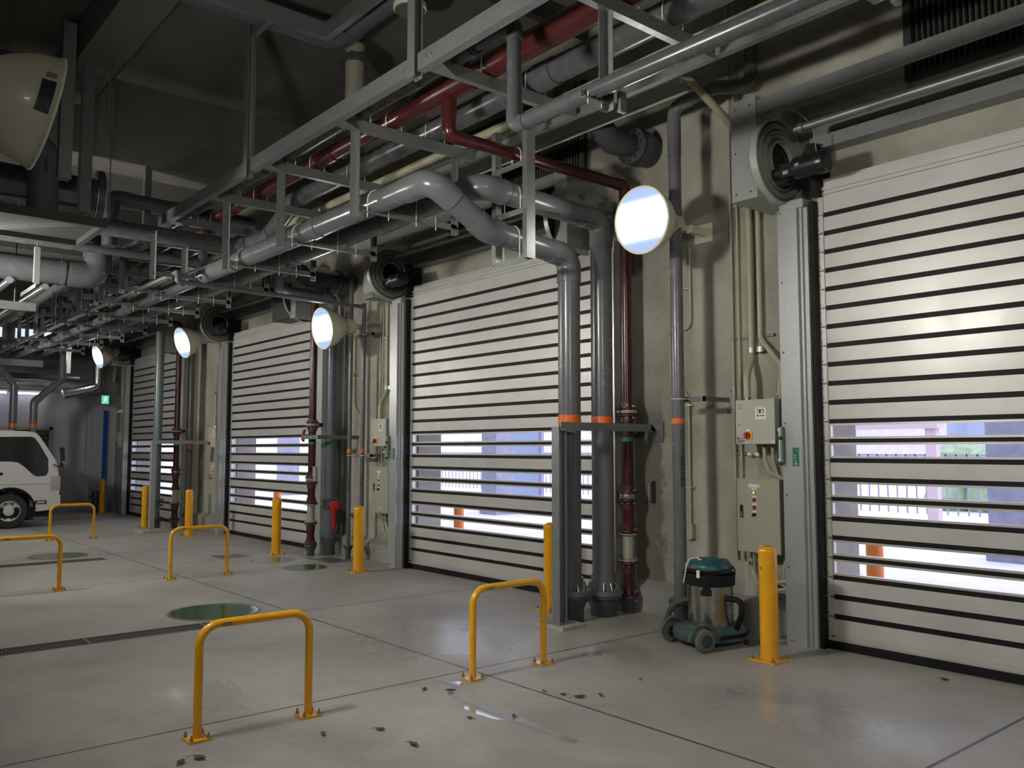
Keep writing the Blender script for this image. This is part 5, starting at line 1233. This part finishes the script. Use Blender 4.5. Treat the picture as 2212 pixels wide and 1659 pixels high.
MB().prism([(tx - .1, 1.2, 2.0), (tx - .1, 3.6, 2.0), (tx - .16, 3.5, 2.03), (tx - .16, 1.2, 2.04)], (-TW + .3, 0, 0)).build('roof_ridge', M['truck'], tr)
t = thing('safety_bar', 'red and white striped bar lying behind the truck front wheel', 'bar', (-21.5, 4.1, .1))
for k in range(4): MB().box(-22.4, -22.36, 3.8 + k * .18, 3.98 + k * .18, .08, .16).build('stripe', M['redp'] if k % 2 else M['white'], t, smooth=False)

# ================================================================== far corner
for i, (pts, lb) in enumerate((([(-22.5, 3.91, 0), (-22.5, 3.91, 3.12), (-22.5, 3.35, 3.75), (-22.5, 2.6, 3.8)], 'left grey pipe with orange band rising behind the truck cab'),
                             ([(-22.5, 4.33, 0), (-22.5, 4.33, 2.72), (-22.5, 4.91, 3.30), (-22.5, 4.91, 4.6)], 'right grey pipe with orange band and slanting offset behind the truck cab'))):
    t = pipe('vent_pipe', lb, pts, .082, M['pvcl'], mf=M['pvcl'], R=.12)
    band(t, pts[0][0], pts[0][1], 2.13, 2.22, .083, M['orange'])
t = thing('wall_cabinet', 'brightly lit tall white panel behind the slanting grey pipe', 'panel', (-23.3, 5.1, 3.9)); MB().box(-23.4, -23.3, 5.08, 5.26, 3.5, 4.25).build('panel_body', M['white'], t, smooth=False); MB().box(-23.3, -23.29, 5.15, 5.17, 3.52, 4.2).build('panel_seam', M['galvd'], t, smooth=False)
for y0, y1, lb in ((3.0, 4.12, 'left fluorescent batten on the end wall, above the truck'), (4.24, 5.0, 'right fluorescent batten on the end wall, above the truck')):
    t = thing('tube_light', lb, 'light', (-24.5, y0, 3.05)); MB().cyl((-24.46, y0 + .03, 3.03), (-24.46, y1 - .03, 3.03), .02, n=12).build('tube', M['tubeglow'], t); MB().box(-24.70, -24.46, y0, y1, 3.055, 3.11).build('batten', M['white'], t, smooth=False)
beam('far_rail', 'pale galvanised rail across the top of the end wall', (-24.3, -2, 3.2), (-24.3, 6.4, 3.2), c_prof(.06, .08, .006), (-1, 0, 0), M['galvp'])
beam('far_rail', 'lit galvanised double rail left of the slanting grey pipe', (-23.6, -2, 3.72), (-23.6, 4.7, 3.72), c_prof(.08, .16, .006), (-1, 0, 0), M['galvp'])
beam('far_rail', 'black pipe crossing in front of the end wall below the rails', (-23.9, -2, 3.42), (-23.9, 5.6, 3.42), [(.08 * math.cos(2 * PI * k / 12), .08 * math.sin(2 * PI * k / 12)) for k in range(12)], (-1, 0, 0), M['pvcd'])
for q, (y0, y1) in enumerate(((3.7, 4.05), (4.35, 4.85), (4.95, 5.25))):
    tag(MB().box(-25.19, -25.17, y0, y1, 4.5, 4.75).build('window_%d' % (q + 1), emit('daylight_pane_%d' % q, (.8, .9, 1), 1.0) if q == 0 else bpy.data.materials['daylight_pane_0'], smooth=False), 'small bright high window in the end wall', 'window', 'high windows of the end wall', 'structure')
t = pipe('foil_pipe', 'foil wrapped elbow pipe hanging left of the farthest lamp', [(-23.7, 6.0, 4.6), (-23.7, 6.0, 3.2), (-23.7, 5.2, 3.0)], .12, M['silver'], R=.15)
t = thing('exit_sign', 'lit green and white exit sign on a bracket in the far corner', 'sign', (-24.3, 6.34, 2.94))
MB().box(-24.40, -24.30, 6.24, 6.46, 2.80, 3.06).build('sign_case', M['stickerw'], t, smooth=False)
o = MB().box(-24.30, -24.295, 6.26, 6.44, 2.82, 3.04).build('sign_face', M['exitglow'], t, smooth=False)
b = MB(); b.cyl((-24.294, 6.36, 3.0), (-24.292, 6.36, 3.0), .018, n=12)
for p_, q_ in (((6.36, 2.98), (6.34, 2.92)), ((6.34, 2.92), (6.31, 2.85)), ((6.34, 2.92), (6.39, 2.88)), ((6.355, 2.97), (6.40, 2.94)), ((6.355, 2.97), (6.31, 2.95))): b.tube([(-24.293, *p_), (-24.293, *q_)], .009, 6)
b.build('running_figure', emit('sign_white', (.9, 1, .95), 1.2), o)
tag(MB().box(-24.69, -24.62, 6.40, 6.52, 0, 2.66).build('door_5', M['doorb'], smooth=False), 'narrow blue door standing ajar in the far corner', 'door', kind='structure')
tag(MB().box(-24.69, -24.60, 6.12, 6.40, 0, 2.64).build('door_6', M['doorw'], smooth=False), 'pale grey door leaf beside the blue door', 'door', kind='structure')
b = MB(); b.box(-24.69, -24.64, 5.12, 5.20, 0, 2.2); b.box(-24.69, -24.64, 2.0, 5.20, 2.12, 2.2)
d7 = thing('door_7', 'grey framed shutter door in the end wall, mostly hidden by the truck', 'shutter', (-24.68, 4, 0), kind='structure')
b.build('shutter_frame', M['sight'], d7, smooth=False)
b = MB(); z = 0
while z < 2.1: b.box(-24.69, -24.67, 2.0, 5.12, z, z + .105); z += .12
b.build('shutter_slats', M['ductg'], d7, smooth=False)
t = thing('dish_lamp', 'small round dish lamp on a stem near the blue door', 'lamp', (-23.2, 6.4, 2.6)); MB().lathe([(.13, 0), (.12, .02), (.06, .07), (.02, .08)], (-23.2, 6.45, 2.55), (0, 0, 1), 24).build('dish', M['cream'], t); MB().tube([(-23.2, 6.45, 2.62), (-23.2, 6.45, 2.75), (-23.0, 6.74, 2.75)], .012, 8).build('stem', M['galvd'], t)
t = pipe('thin_pipe', 'dark floor pipe stub near the blue door in the far corner', [(-23.9, 6.1, 0), (-23.9, 6.1, .55)], .1, M['pvcd']); flange(t, (-23.9, 6.1, .42), (0, 0, 1), .16, .05, M['sockg'], 8)
t = pipe('thin_pipe', 'slim grey wall pipe left of the farthest door', [(-23.3, 6.5, 0), (-23.3, 6.5, 4.3)], .05, M['pvc']); flange(t, (-23.3, 6.5, .25), (0, 0, 1), .1, .04, M['sockg'], 6)
tag(MB().tube([(-24.68, 6.0, .9), (-24.68, 6.0, 2.9)], .02, 10).build('conduit', M['ivory'], loc=(-24.5, 6.05, 1)), 'thin pale conduit on the end wall near the exit sign', 'conduit')
